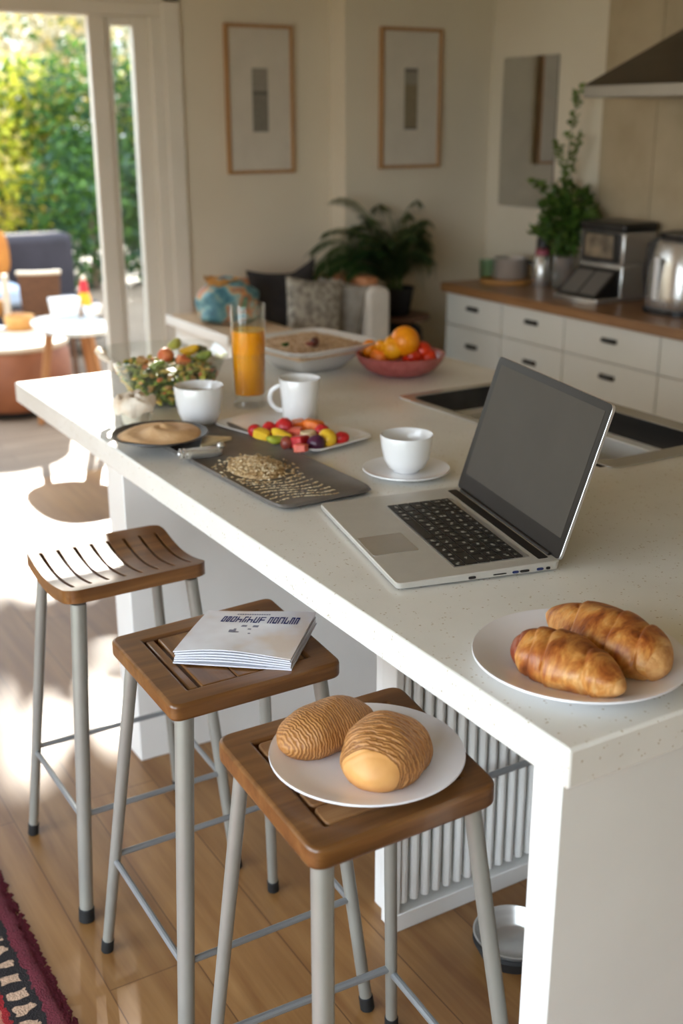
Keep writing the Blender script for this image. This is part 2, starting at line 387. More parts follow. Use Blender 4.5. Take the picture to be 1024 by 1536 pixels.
def tag(o, label=None, cat=None, group=None, kind=None):
    if label: o['label'] = label
    if cat: o['category'] = cat
    if group: o['group'] = group
    if kind: o['kind'] = kind
    return o
def thing(name, label, cat, loc=(0, 0, 0), rz=0, group=None):
    o = bpy.data.objects.new(name, None); COL.objects.link(o); o.empty_display_size = .05
    o.location = loc; o.rotation_euler = (0, 0, rz)
    return tag(o, label, cat, group)
def struct(o): o['kind'] = 'structure'; return o
def rpoly(pts, r, n=5):
    """polygon with rounded corners"""
    out = []; k = len(pts)
    for i in range(k):
        p = Vector(pts[i]).to_2d(); a = (Vector(pts[i-1]).to_2d()-p); b = (Vector(pts[(i+1) % k]).to_2d()-p)
        a.normalize(); b.normalize(); p0 = p+a*r; p1 = p+b*r
        for j in range(n+1):
            t = j/n; q = p0*(1-t)**2+p*2*t*(1-t)+p1*t*t; out.append((q.x, q.y))
    return out

# ------------------------------------------------------------------ the setting
XR, YB, YC = 4.05, 5.38, 5.23          # right wall, back wall, chimney breast
XL, YF, ZC = -1.5, -2.2, 2.55
struct(MB().box(XL-.2, XR+.2, YF-.2, YB+.12, -.08, 0).build('floor', 'floor', smooth=0))
struct(MB().box(XL-.2, XR+.2, YF-.2, YB+.2, ZC, ZC+.1).build('ceiling', 'ceil', smooth=0))
w = MB(); D0, D1 = -.55, 2.235
w.box(XL-.2, D0, YB, YB+.14, 0, ZC); w.box(D0, D1, YB, YB+.14, 2.205, ZC); w.box(D1, 3.135, YB, YB+.14, 0, ZC)
w.box(3.135, XR+.2, YC, YB+.14, 0, ZC)
struct(w.build('wall_back', 'wall', smooth=0))
struct(MB().box(XR, XR+.14, YF-.2, YC, 0, ZC).build('wall_right', 'wall', smooth=0))
w = MB()
for y0, y1 in ((YF-.2, -1.5), (.75, .95), (2.9, YB)): w.box(XL-.14, XL, y0, y1, 0, ZC)
w.box(XL-.14, XL, -1.5, 2.9, 2.25, ZC); w.box(XL-.14, XL, -1.5, 2.9, 0, .12)
struct(w.build('wall_left', 'wall', smooth=0))
struct(MB().box(XL-.14, XR+.14, YF-.14, YF, 0, ZC).build('wall_front', 'wall', smooth=0))
for k, (y0, y1) in enumerate(((-1.5, .75), (.95, 2.9))):
    m = MB()
    for a, b in ((y0, y0+.06), ((y0+y1)/2-.035, (y0+y1)/2+.035), (y1-.06, y1)): m.box(XL-.1, XL-.04, a, b, .12, 2.25)
    m.box(XL-.1, XL-.04, y0, y1, .12, .19); m.box(XL-.1, XL-.04, y0, y1, 2.18, 2.25)
    wi = struct(m.build('window_%d' % (k+1), 'frame_white', bevel=.004))
# splash tiles on the right wall
m = MB()
for y0, y1 in ((3.999, 4.35), (3.38, 3.995), (2.76, 3.376), (2.14, 2.756), (1.5, 2.136)): m.box(XR-.012, XR, y0, y1, .9, ZC)
struct(m.build('wall_splashback', 'tile', bevel=.0015, smooth=0))
# skirting
struct(MB().box(2.33, 3.135, YB-.016, YB, 0, .11).box(3.12, XR, YC-.016, YC, 0, .11).build('baseboard_back', 'frame_white', bevel=.003))
# sliding door
dr = bpy.data.objects.new('door_1', None); COL.objects.link(dr); dr['kind'] = 'structure'
m = MB(); m.box(D0, D1, YB-.01, YB+.12, 2.145, 2.205); m.box(2.175, D1, YB-.01, YB+.12, 0, 2.145); m.box(D0, D0+.07, YB-.01, YB+.12, 0, 2.145)
struct(m.build('door_frame', 'frame_white', dr, bevel=.004))
m = MB(); m.box(1.886, 1.965, YB+.01, YB+.055, .0, 2.145); m.box(1.965, 1.998, YB+.03, YB+.075, 0, 2.145); m.box(1.998, 2.10, YB+.03, YB+.075, 2.105, 2.145); m.box(2.10, 2.175, YB+.02, YB+.075, 0, 2.145); m.box(1.998, 2.10, YB+.03, YB+.075, 0, .12)
struct(m.build('door_panel', 'frame_white', dr, bevel=.004))
struct(MB().box(1.998, 2.10, YB+.048, YB+.054, .12, 2.105).build('door_pane', 'pane', dr))
struct(MB().box(D1, D1+.085, YB-.022, YB, 0, 2.29).box(D0, D1+.085, YB-.022, YB, 2.205, 2.29).build('trim_1', 'frame_white', bevel=.005))
# outside ground
struct(MB().box(-14, 16, YB+.12, 26, -.1, -.005).build('ground_terrace', 'deck', smooth=0))
M['lawn'] = mat('grass_ground', S(120, 128, 84), .9, c2=S(150, 150, 112), scale=3)
struct(MB().box(-20, 20, -24, YB+.12, -.2, -.1).build('ground_side', 'lawn', smooth=0))

struct(MB().box(-1.0, -.85, YB+.15, 12.5, -.005, 2.6).build('wall_sky_blocker', 'wall', smooth=0))  # unseen wall, added to keep the bright side sky off the terrace

# ------------------------------------------------------------------ kitchen island
X0, Y0, Y1, TOP, TH = .931, .983, 3.574, .92, .0615
XE = 2.33
# worktop with a cut-out for the sink
SX0, SX1, SY0, SY1 = 1.86, 2.27, 1.93, 2.755
m = MB(); o = [(X0, Y0), (XE, Y0), (XE, Y1), (X0, Y1)]; i_ = [(SX0, SY0), (SX1, SY0), (SX1, SY1), (SX0, SY1)]
m.ringprism(o, i_, TOP-TH, TOP)
wt = m.build('island_worktop', 'quartz', bevel=.005, seg=3)
tag(wt, 'long white speckled stone worktop of the island carrying the laptop and breakfast', 'worktop')
isl = thing('kitchen_island', 'white painted panel base holding up the island worktop', 'kitchen island', (1.6, 1.9, 0))
L = Vector((-1.6, -1.9, 0))
def bx(x0, x1, y0, y1, z0, z1): return MB().box(x0-1.6, x1-1.6, y0-1.9, y1-1.9, z0, z1)
bx(.937, 2.28, 1.0, 1.06, 0, TOP-TH).build('end_panel', 'white', isl, bevel=.003)
bx(.957, 2.28, 2.71, 2.832, 0, TOP-TH).build('end_panel', 'white', isl, bevel=.003)
bx(1.19, 2.28, 1.80, 1.86, 0, TOP-TH).build('cross_panel', 'white', isl, bevel=.003)
bx(1.17, 1.84, 1.745, 1.80, 0, .045).build('plinth', 'white', isl, bevel=.002)
bx(2.22, 2.28, 1.06, 2.71, 0, TOP-TH).build('back_panel', 'white', isl, bevel=.003)
# radiator on the cross panel
rad = thing('radiator', 'white ribbed radiator under the island behind the nearest stool', 'radiator', (1.5, 1.765, .055))
m = MB(); m.box(-.33, .33, .012, .033, 0, .78); m.build('back_plate', 'white', rad, bevel=.003)
m = MB()
for k in range(22): m.tube([(-.30+k*.0295, -.005, .01), (-.30+k*.0295, -.005, .77)], .0105, 10)
m.build('ribs', 'white', rad)
MB().box(-.335, -.315, -.02, .033, -.01, .79).build('side_cover', 'white', rad, bevel=.003)
MB().tube([(-.32, -.045, .285), (.32, -.045, .285)], .0075, 10).tube([(-.31, -.045, .285), (-.31, .0, .285)], .006, 8).tube([(.31, -.045, .285), (.31, .0, .285)], .006, 8).build('towel_rail', 'bar', rad)
tag(MB().ell((.05, -.035, .40), .016, .02, .022).build('valve_knob', 'black', rad), 'small black valve knob')

# sink
sk = thing('sink', 'stainless steel sink set into the island worktop behind the laptop', 'sink', (2.05, 2.34, TOP))
fo = rpoly([(1.872-2.05, 1.895-2.34), (2.325-2.05, 1.895-2.34), (2.325-2.05, 2.78-2.34), (1.840-2.05, 2.78-2.34)], .03)
fi = rpoly([(1.895-2.05, 1.955-2.34), (2.262-2.05, 1.955-2.34), (2.262-2.05, 2.75-2.34), (1.872-2.05, 2.75-2.34)], .04)
MB().ringprism(fo, fi, .0005, .004).build('rim', 'steel', sk, bevel=.001)
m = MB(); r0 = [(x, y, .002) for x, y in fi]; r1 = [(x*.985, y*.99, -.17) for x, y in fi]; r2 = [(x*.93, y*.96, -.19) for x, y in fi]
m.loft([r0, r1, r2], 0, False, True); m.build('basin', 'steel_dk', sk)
MB().lathe([(.0, -.188), (.042, -.188), (.045, -.1855), (.03, -.186)], 24).build('drain', 'steel', sk)

# ------------------------------------------------------------------ bar stools
def legpart(t, top, foot, r):
    top, foot = Vector(top), Vector(foot); d = (foot-top)
    lg = MB().tube([top, top+d*.97, foot-d.normalized()*.02], [r*1.02, r*.92, r*.9], 16).build('leg', 'leg', t)
    MB().tube([foot-d.normalized()*.032, foot], [r*1.08, r*1.08], 14).build('rubber_foot', 'blackmatt', lg, bevel=.002)
def stool(label, corners, feet, zt, th, zbar, style):
    cx = sum(c[0] for c in corners)/4; cy = sum(c[1] for c in corners)/4
    t = thing('bar_stool', label, 'bar stool', (cx, cy, 0), 0, 'bar stools along the island')
    C4 = [Vector((c[0]-cx, c[1]-cy)) for c in corners]; F4 = [Vector((f[0]-cx, f[1]-cy, 0)) for f in feet]   # LB LF RF RB
    def bil(u, v):     # u: left to right, v: front to back
        return (C4[1]*(1-u)+C4[2]*u)*(1-v)+(C4[0]*(1-u)+C4[3]*u)*v
    if style == 'saddle':
        # columns: borders, slats and slots; the long sides run towards the back
        us = [0, .02, .045]; slot = []
        n = 8
        for k in range(n):
            a = .085+k*(.83/(n-1))-.011; us += [a, a+.022]; slot.append(len(us)-2)
        us += [.955, .98, 1]
        vs = [k/24 for k in range(25)]
        m = MB(); nv = len(vs); P = []
        w = .5*((C4[2]-C4[1]).length+(C4[3]-C4[0]).length); d = .5*((C4[0]-C4[1]).length+(C4[3]-C4[2]).length); rr = .03
        for u in us:
            for v in vs:
                x, y = (u-.5)*w, (v-.5)*d
                ex, ey = abs(x)-(w/2-rr), abs(y)-(d/2-rr)
                if ex > 0 and ey > 0:
                    h = math.hypot(ex, ey)
                    if h > rr: x = math.copysign(w/2-rr+ex*rr/h, x); y = math.copysign(d/2-rr+ey*rr/h, y)
                q = bil(x/w+.5, y/d+.5)
                dip = -.022*math.sin(PI*min(1, max(0, v)))**1.2
                P.append((q.x, q.y, zt+.008+dip))
        fs = []
        for a in range(len(us)-1):
            for b in range(nv-1):
                if a in slot and 3 <= b < 21: continue
                fs.append((a*nv+b, (a+1)*nv+b, (a+1)*nv+b+1, a*nv+b+1))
        K = len(P); P += [(x, y, z-th) for x, y, z in P]
        cnt = {}
        for f in fs:
            for q in range(4):
                e = (f[q], f[(q+1) % 4]); cnt[tuple(sorted(e))] = None if tuple(sorted(e)) in cnt else e
        allf = fs+[tuple(K+i for i in reversed(f)) for f in fs]+[(e[1], e[0], K+e[0], K+e[1]) for e in cnt.values() if e]
        m.add(P, allf); m.build('seat', 'stoolwood_x', t, bevel=.004)
        ztop = zt-.03
    else:
        bw = .045 if style == 'cross' else .048
        o = rpoly([C4[1], C4[2], C4[3], C4[0]], .028 if style == 'cross' else .02, 6)
        iu, iv = bw/.33, bw/.33
        inn = rpoly([bil(iu, iv*1.0), bil(1-iu, iv*1.0), bil(1-iu, 1-iv), bil(iu, 1-iv)], .003, 6)
        seat = MB().ringprism(o, inn, zt-th, zt).build('seat', 'stoolwood_x', t, bevel=.006, seg=3)
        if style == 'cross':
            n = 5
            for k in range(n):
                v0 = iv+.006+(1-2*iv-.006)*k/n; v1 = iv-.004+(1-2*iv-.006)*(k+1)/n
                q = [bil(iu+.012, v0), bil(1-iu-.012, v0), bil(1-iu-.012, v1), bil(iu+.012, v1)]
                MB().prism(rpoly(q, .012, 4), zt-th+.006, zt-.002).build('slat', 'slat_lt', seat, bevel=.003)
        else:
            edges = [(.015, .085), (.115, .40), (.405, .70), (.705, .985)]
            for a, b in edges:
                uu = lambda s: iu+(1-2*iu)*s
                q = [bil(uu(a), iv+.012), bil(uu(b), iv+.012), bil(uu(b), 1-iv-.012), bil(uu(a), 1-iv-.012)]
                MB().prism(q, zt-th+.006, zt-.003).build('slat', 'stoolwood_y', seat, bevel=.003)
        ztop = zt-th+.004
    R4 = [.0125, .0165, .0135, .0125]
    tops = []
    for k, (u, v) in enumerate(((.10, .90), (.10, .10), (.90, .10), (.90, .90))):
        q = bil(u, v); tp = Vector((q.x, q.y, ztop-(.0 if style != 'saddle' else .004))); tops.append(tp)
        legpart(t, tp, F4[k], R4[k])
    pt = lambda k, z: tops[k].lerp(F4[k], (tops[k].z-z)/tops[k].z)
    for a, b, dz in ((0, 1, 0), (1, 2, .012), (2, 3, 0), (3, 0, .012)):
        MB().tube([pt(a, zbar+dz), pt(b, zbar+dz)], .0065 if style != 'cross' else .0075, 10).build('stretcher', 'bar', t)
    return t
stool('farthest bar stool with a dished slatted wooden seat and nothing on it',
      [(.626, 2.47), (.627, 2.159), (.95, 2.168), (.955, 2.46)], [(.597, 2.528), (.603, 2.139), (.975, 2.139), (.99, 2.53)], .775, .03, .245, 'saddle')
stool('middle bar stool with a flat wooden seat carrying the folded magazine',
      [(.633, 1.925), (.628, 1.61), (.960, 1.613), (.984, 1.945)], [(.608, 2.021), (.605, 1.585), (1.0, 1.585), (1.011, 2.017)], .775, .032, .25, 'panel')
stool('nearest bar stool with a framed slatted wooden seat carrying the plate of rolls',
      [(.648, 1.488), (.632, 1.140), (.952, 1.146), (.998, 1.488)], [(.628, 1.535), (.622, 1.10), (1.0, 1.095), (1.012, 1.515)], .775, .036, .15, 'cross')

# magazine on the middle stool
A_ = [at(259, 994, .777), at(437, 1005, .777), at(475, 926, .79), at(312, 922, .79)]
c = sum(A_, Vector())/4; c.z = .7755
mg = thing('folded_magazine', 'folded pale magazine with blue printed title lying on the middle stool', 'magazine', c)
A2 = [(p-c).to_2d() for p in A_]
def quadat(u, v): return (A2[0]*(1-u)+A2[1]*u)*(1-v)+(A2[3]*(1-u)+A2[2]*u)*v
def sheet(z, sc, du, th, bulge, mats, name, mi=0):
    m = MB(); N = 12; top = []; bot = []
    for j in range(N+1):
        for i in range(N+1):
            u, v = i/N, j/N; q = quadat(.5+(u-.5)*sc+du, .5+(v-.5)*sc)
            zz = z+bulge*math.sin(PI*u)*(.35+.65*(1-v))*.8+.002*math.sin(5*u+3*v)*bulge/.01
            top.append((q.x, q.y, zz+th)); bot.append((q.x, q.y, zz))
    n = N+1; K = len(top); fs = []
    for j in range(N):
        for i in range(N):
            a = j*n+i; fs += [(a, a+1, a+n+1, a+n), (K+a, K+a+n, K+a+n+1, K+a+1)]
    for i in range(N): fs += [(i+1, i, K+i, K+i+1), (N*n+i, N*n+i+1, K+N*n+i+1, K+N*n+i), (i*n, (i+1)*n, K+(i+1)*n, K+i*n), ((i+1)*n+N, i*n+N, K+i*n+N, K+(i+1)*n+N)]
    m.add(top+bot, fs); return m.build(name, mats, mg)
sheet(0, 1.0, 0, .0025, .0, 'signpage', 'back_cover')
for k in range(4): sheet(.004+k*.0042, .985-.004*k, random.uniform(-.008, .008), .0028, .004+.0012*k, 'signpage', 'page')
cv = sheet(.0215, .99, .0, .0022, .009, 'cover', 'front_cover')
m = MB(); rnd = random.Random(4)
def mark(u0, v0, du, dv, mi):
    q = []
    for a, b in ((0, 0), (1, 0), (1, 1), (0, 1)):
        u, v = u0+a*du, v0+b*dv; p = quadat(.5+(u-.5)*.99, .5+(v-.5)*.99)
        zz = .0215+.0022+.009*math.sin(PI*u)*(.35+.65*(1-v))*.8+.002*math.sin(5*u+3*v)*.9+.0005
        q.append((p.x, p.y, zz))
    m.add(q, [(0, 1, 2, 3)], mi)
for x0, x1 in ((.20, .56), (.62, .90)):     # two words of bold irregular letters
    u = x0
    while u < x1:
        wd = rnd.uniform(.028, .05); st = .011
        mark(u, .70, st, .15, 0); 
        if rnd.random() < .8: mark(u+wd-st, .70, st, .15 if rnd.random() < .6 else .08, 0)
        mark(u, rnd.choice((.70, .76, .825)), wd, .026, 0)
        if rnd.random() < .5: mark(u, .825, wd, .022, 0)
        u += wd+.010
for k in range(14): mark(.30+k*.022, .90, .016, .018, 0)
for k in range(9): mark(.34+rnd.uniform(0, .2), .40+rnd.uniform(0, .2), rnd.uniform(.02, .06), rnd.uniform(.02, .05), 1)
m.build('cover_print', ['ink', 'inkpale'], cv, smooth=0)

# ------------------------------------------------------------------ plates and pastries
def plate_prof(R, h, rim=.72):
    return [(0, .004), (R*.50, .004), (R*.52, 0), (R*.56, 0), (R*.60, .004), (R*.80, h*.45), (R*.97, h*.9), (R, h), (R*.995, h+.003), (R*.965, h+.002), (R*.80, h*.5+.004), (R*rim*.86, .0085), (R*.3, .0075), (0, .0075)]
def plate(label, c, R, h, mt):
    o = MB().lathe(plate_prof(R, h), 72).build('dinner_plate', mt, None, c, smooth=60)
    return tag(o, label, 'plate', 'dinner plates')
plate('large round white plate of croissants at the near end of the island', (1.106, 1.163, TOP), .161, .022, 'ceramic_lav')
plate('round white plate of striped rolls standing on the nearest stool', (.814, 1.296, .775), .149, .020, 'ceramic_lav')

def pastry_mesh(Lh, R, flat, bend, cuts, depth, taper, seed, skew=.35, hz=.86):
    """rolled pastry along x: overlapping layers, tapering ends, flattened underside"""
    rnd = random.Random(seed); m = MB(); N, K = 110, 48; rings = []
    ph = [rnd.uniform(0, 6.28) for _ in range(8)]
    for i in range(N+1):
        t = -1+2*i/N; ring = []
        e = max(1e-3, 1-abs(t)**(taper[0] if t < 0 else taper[1]))
        y = bend*(1-t*t)
        for k in range(K):
            a = 2*PI*k/K
            tt = t+skew*.16*math.sin(a+.9)+.03*math.sin(3*a+ph[3])*(len(cuts) < 8)
            lay = 0
            for q in range(len(cuts)-1):      # each layer swells and then tucks under the next
                if cuts[q] <= tt < cuts[q+1]:
                    f = (tt-cuts[q])/(cuts[q+1]-cuts[q]); lay = 1-(2*f-1)**4 if depth < .06 else min(1, 8*f)*(1-.55*f*f)
            r = R*e**.62*(1-depth+depth*lay)
            wob = 1+.04*math.sin(2*a+ph[0]+3*t)+.022*math.sin(5*a+ph[1]+6*t)+.012*math.sin(9*t+ph[2])
            z = max(math.sin(a)*r*wob*hz, -flat*R)
            ring.append((t*Lh, y+math.cos(a)*r*wob*1.06, z+flat*R))
        rings.append(ring)
    m.loft(rings)
    for f_i, f in enumerate(m.f):
        x = sum(m.v[q][0] for q in f)/len(f)/Lh
        m.m[f_i] = 1 if x > taper[2] else (2 if x < taper[3] else 0)
    return m
def pastry_at(name, label, cat, group, mesh, mats, c, yaw, tilt=(0, 0)):
    o = mesh.build(name, mats, None, c, (tilt[0], tilt[1], yaw), smooth=80)
    return tag(o, label, cat, group)
pz = TOP+.0085
pastry_at('croissant', 'front croissant with one dark baked end on the island plate', 'croissant', 'croissants on the island plate',
          pastry_mesh(.100, .049, .50, .006, (-1.1, -.80, -.52, -.28, .38, 1.2), .17, (3.2, 1.7, .90, -.70), 3, .9), ['croi', 'croi_tip', 'croi_burn'], (1.048, 1.124, pz), math.atan2(-.165, .030))
pastry_at('croissant', 'rear croissant with pale torn tips on the island plate', 'croissant', 'croissants on the island plate',
          pastry_mesh(.120, .056, .50, .010, (-1.2, -.42, .22, .62, 1.2), .20, (1.5, 3.4, .88, -.90), 8, 1.0), ['croi', 'croi_tip', 'croi_tip'], (1.150, 1.158, pz), math.atan2(-.226, .018))
pz = .775+.0085
ct = [-1+.115*k for k in range(19)]
pastry_at('pastry_roll', 'left pastry roll with fine baked stripes on the stool plate', 'pastry roll', 'pastry rolls on the stool plate',
          pastry_mesh(.088, .050, .45, .006, ct, .022, (2.6, 2.8, 2, -2), 5, .9, .80), ['roll', 'roll_end', 'roll_end'], (.786, 1.368, pz), math.atan2(.02, .17))
ct = [-.68, -.60, -.50, -.38, -.24, -.1, .05, .2, .35, .5, .65, .8, .95, 1.1]
pastry_at('pastry_roll', 'right pastry roll with a smooth golden end on the stool plate', 'pastry roll', 'pastry rolls on the stool plate',
          pastry_mesh(.082, .062, .45, .004, ct, .05, (2.2, 2.8, 2, -.70), 6, .9, .84), ['roll', 'roll_end', 'roll_end'], (.822, 1.252, pz), .62)

# ------------------------------------------------------------------ laptop
lp = thing('laptop', 'open silver laptop with a dark blank screen on the island', 'laptop', (1.135, 2.0, TOP), math.atan2(-.974, -.225))
# local x: along the width towards the viewer, local y: from the front edge to the hinge
WL, DL = .467, .318
LY = 1
def lpoly(x0, x1, y0, y1, r=.012): return rpoly([(x0, y0), (x1, y0), (x1, y1), (x0, y1)], r, 5)
m = MB()
def lring(z, g): return [(x, y, z+.006*(y/DL) if z > .008 else z) for x, y in lpoly(g, WL-g, g, DL-g)]
m.loft([lring(.0015, .012), lring(.004, .001), lring(.0125, 0), lring(.0145, .0012)])
m.build('housing', 'alu', lp, bevel=0)
def topz(y): return .0145+.006*(y/DL)
tl = math.atan(.006/DL)
kb = MB(); kx0, kx1, ky0, ky1 = .068, .432, .122, .272
kb.box(kx0, kx1, ky0, ky1, -.002, .0006); 
kbo = kb.build('keyboard', 'alu_edge', lp, (0, 0, topz(0)), (tl, 0, 0), smooth=0)
rows = [(.0225, [1.5]+[1]*3+[5]+[1]*2+[1.5]+[1]*3), (.0245, [2]+[1]*10+[2.3]), (.0245, [1.75]+[1]*11+[1.6]), (.0245, [1.5]+[1]*12+[1.0]), (.0245, [1]*13+[1.4]), (.0165, [1]*14)]
y = ky0+.003; rk = random.Random(2)
for rh, ws in rows:
    tot = sum(ws); x = kx0+.003; unit = (kx1-kx0-.006)/tot
    for wv in ws:
        kw = wv*unit; m = MB()
        m.box(-kw/2+.0010, kw/2-.0010, -rh/2+.0010, rh/2-.0010, 0, .0018)
        if wv < 4:
            for q in range(2 if rh > .02 else 1):
                gx = rk.uniform(-.004, .004); gy = rk.uniform(-.004, .004)*(rh/.0245)
                m.box(gx-.0035, gx+.0035, gy-.0004, gy+.0004, .0018, .00195, 1)
                m.box(gx+rk.choice((-.003, .002)), gx+rk.choice((-.0022, .0032))+.0008, gy-.0025, gy+.0025, .0018, .00195, 1)
        # legends can flip ends; keep them ordered
        m.build('key', ['key', 'keyprint'], kbo, (x+kw/2, y+rh/2, .0004), smooth=0)
        x += kw
    y += rh
MB().prism(lpoly(.228, .328, .006, .096, .005), 0, .0006).build('trackpad', 'alu_edge', lp, (0, 0, topz(0)), (tl, 0, 0))
tag(MB().prism(lpoly(.02, WL-.02, .283, .303, .003), 0, .0008).build('hinge_strip', 'bezel', lp, (0, 0, topz(0)), (tl, 0, 0)), 'dark strip in front of the hinge')
# lid: leans back
LH = .298; th_ = math.atan2(.284, .090)
lid = MB().prism(lpoly(0, WL, 0, LH, .012), -.0065, 0).build('lid', 'alu_edge', lp, (0, DL-.004, topz(DL)-.001), (th_, 0, 0), bevel=.001)
MB().prism(lpoly(.0006, WL-.0012, .001, LH-.0008, .0115), 0, .0008).build('bezel', 'bezel', lid, bevel=.0003)
MB().prism(lpoly(.020, WL-.018, .038, LH-.016, .003), .0008, .0012).build('screen', 'screen', lid)
tag(MB().tube([(.03, DL-.006, topz(DL)-.001), (WL-.03, DL-.006, topz(DL)-.001)], .0055, 12).build('hinge', 'bezel', lp), 'dark hinge barrel')
for y0, wd, hh, mt in ((.143, .014, .0052, 'black'), (.197, .026, .0022, 'black'), (.228, .012, .0048, 'portblue'), (.246, .018, .0048, 'black'), (.277, .013, .005, 'portblue'), (.293, .008, .005, 'black')):
    MB().sq([(.5, -.0015), (.5, .0006)], 4, wd, hh, 24).xf(Matrix(((0, 0, 1, WL+.0002), (1, 0, 0, y0), (0, 1, 0, .0085), (0, 0, 0, 1)))).build('port', mt, lp)

# ------------------------------------------------------------------ crockery on the island
def cup(name, label, cat, c, R, H, fill=None, handle=None, mt='ceramic', straight=False, fz=.8):
    t = thing(name, label, cat, c)
    if straight: pr = [(0, 0), (R*.80, 0), (R*.84, .003), (R*.90, H*.5), (R, H-.002), (R*.985, H), (R*.95, H-.002), (R*.86, H*.5), (R*.78, .006), (0, .006)]
    else: pr = [(0, 0), (R*.46, 0), (R*.50, .002), (R*.52, .006), (R*.70, H*.14), (R*.86, H*.36), (R*.95, H*.66), (R, H-.002), (R*.985, H), (R*.95, H-.003), (R*.90, H*.66), (R*.80, H*.36), (R*.62, H*.16), (0, H*.1)]
    MB().lathe(pr, 56).build('body', mt, t, smooth=60)
    if fill: MB().lathe([(0, fz*H), (R*.90, fz*H), (R*.90, fz*H-.002), (0, fz*H-.002)], 40).build('drink', fill, t)
    if handle is not None:
        m = MB(); pts = []
        for k in range(15):
            a = -PI/2+PI*k/14
            pts.append((R*.86+math.cos(a)*R*.62, 0, H*.52+math.sin(a)*H*.29))
        pts = [(R*.80, 0, H*.23)]+pts+[(R*.84, 0, H*.81)]
        m.tube(pts, R*.115, 10).build('handle', mt, t, rot=(0, 0, handle))
    return t
sc = at(609, 706, TOP+.008)
tag(MB().lathe(plate_prof(.101, .014), 64).build('saucer', 'ceramic', None, (sc.x, sc.y, TOP), smooth=60), 'round white saucer under the empty white cup beside the laptop', 'saucer')
cup('tea_cup', 'white cup without a handle standing on the saucer beside the laptop', 'cup', (sc.x, sc.y, TOP+.0078), .061, .088, None)
mc = at(450, 630, TOP)
cup('mug', 'tall white mug with a loop handle behind the fruit plate', 'mug', (mc.x, mc.y, TOP), .056, .118, None, PI-YAW-.1, straight=True)
# rectangular plate with cut fruit
A = [at(330, 634, .93), at(457, 685, .93), at(551, 659, .93)]
pc = (A[0]+A[2])/2; rx = (A[2]-A[1]).to_2d(); ry = (A[0]-A[1]).to_2d(); yaw_ = math.atan2(rx.y, rx.x)
hx, hy = rx.length/2, ry.length/2
fp = MB().sq([(.70, 0), (.74, .001), (.80, .004), (1.0, .014), (.995, .017), (.97, .017), (.80, .0085), (.60, .0075)], 9, hx, hy, 96).build('serving_plate', 'ceramic', None, (pc.x, pc.y, TOP), (0, 0, yaw_), smooth=60)
tag(fp, 'white rectangular plate of cut fruit in front of the tall mug', 'plate')
def lump(kind, r, rnd):
    m = MB()
    if kind == 'berry':
        def fn(p): s = 1-.35*max(0, p.x/r); return Vector((p.x*1.15, p.y*s, p.z*s))
        m.ell((0, 0, 0), r, r*.92, r*.9, 18, 12, fn=fn)
    elif kind == 'chunk':
        m.sq([(.82, -.75), (1, -.6), (1, .55), (.8, .72)], 5, r, r*.8, 20)
        for i, v in enumerate(m.v): m.v[i] = (v[0], v[1], v[2]*r*.8)
    elif kind == 'wedge':
        def fn(p): return Vector((p.x*1.3, p.y*.75, p.z*.8+.25*abs(p.x)*abs(p.x)/r))
        m.ell((0, 0, 0), r, r, r*.75, 18, 12, fn=fn)
    elif kind == 'slice':
        m.lathe([(0, -.45*r), (r*.9, -.42*r), (r, 0), (r*.9, .42*r), (0, .45*r)], 20)
    else: m.ell((0, 0, 0), r, r*.97, r*.95, 18, 12)
    j = [rnd.uniform(-.08, .08) for _ in range(3)]
    m.v = [(v[0]*(1+j[0]+.10*math.sin(v[1]/r*2+j[1]*30)), v[1]*(1+j[1]), v[2]*(1+j[2]+.06*math.sin(v[0]/r*3))) for v in m.v]
    return m
rnd = random.Random(21)
fruit = [(382, 645, 'berry', 'strawb', .019, 'small red strawberry at the far left tip of the cut fruit', 'strawberry'),
 (393, 650, 'chunk', 'mango', .019, 'yellow fruit chunk beside the far left strawberry on the fruit plate', 'fruit piece'),
 (404, 642, 'berry', 'strawb', .021, 'red strawberry behind the yellow chunk on the fruit plate', 'strawberry'),
 (422, 652, 'wedge', 'mango', .021, 'long yellow fruit wedge in the front left of the fruit plate', 'fruit piece'),
 (427, 640, 'berry', 'strawb', .027, 'biggest red strawberry at the back of the fruit plate', 'strawberry'),
 (413, 659, 'wedge', 'kiwi', .018, 'green fruit wedge under the long yellow wedge', 'fruit piece'),
 (430, 664, 'ball', 'brownfruit', .018, 'brownish red round fruit at the front edge of the fruit plate', 'fruit piece'),
 (448, 637, 'chunk', 'peach', .022, 'left one of two orange peach pieces at the back of the fruit plate', 'peach piece'),
 (469, 638, 'chunk', 'peach', .026, 'larger right one of two orange peach pieces behind the fruit', 'peach piece'),
 (443, 648, 'chunk', 'melon', .020, 'pink melon piece in the middle of the fruit plate', 'melon piece'),
 (482, 647, 'berry', 'strawb', .023, 'red strawberry right of the orange peach pieces', 'strawberry'),
 (462, 651, 'slice', 'banana', .021, 'pale cream fruit slice lying on top of the cut fruit', 'fruit slice'),
 (450, 661, 'chunk', 'strawb', .024, 'red cut berry chunk in the front middle of the fruit plate', 'berry piece'),
 (451, 671, 'chunk', 'melon', .018, 'pale pink melon piece at the nearest edge of the fruit plate', 'melon piece'),
 (474, 664, 'ball', 'grape', .021, 'dark purple grape between the red chunk and yellow peach', 'grape'),
 (491, 657, 'ball', 'mango', .024, 'round yellow peach slice near the right end of the fruit plate', 'peach piece'),
 (511, 656, 'berry', 'grape', .020, 'dark red strawberry at the right end of the cut fruit', 'strawberry')]
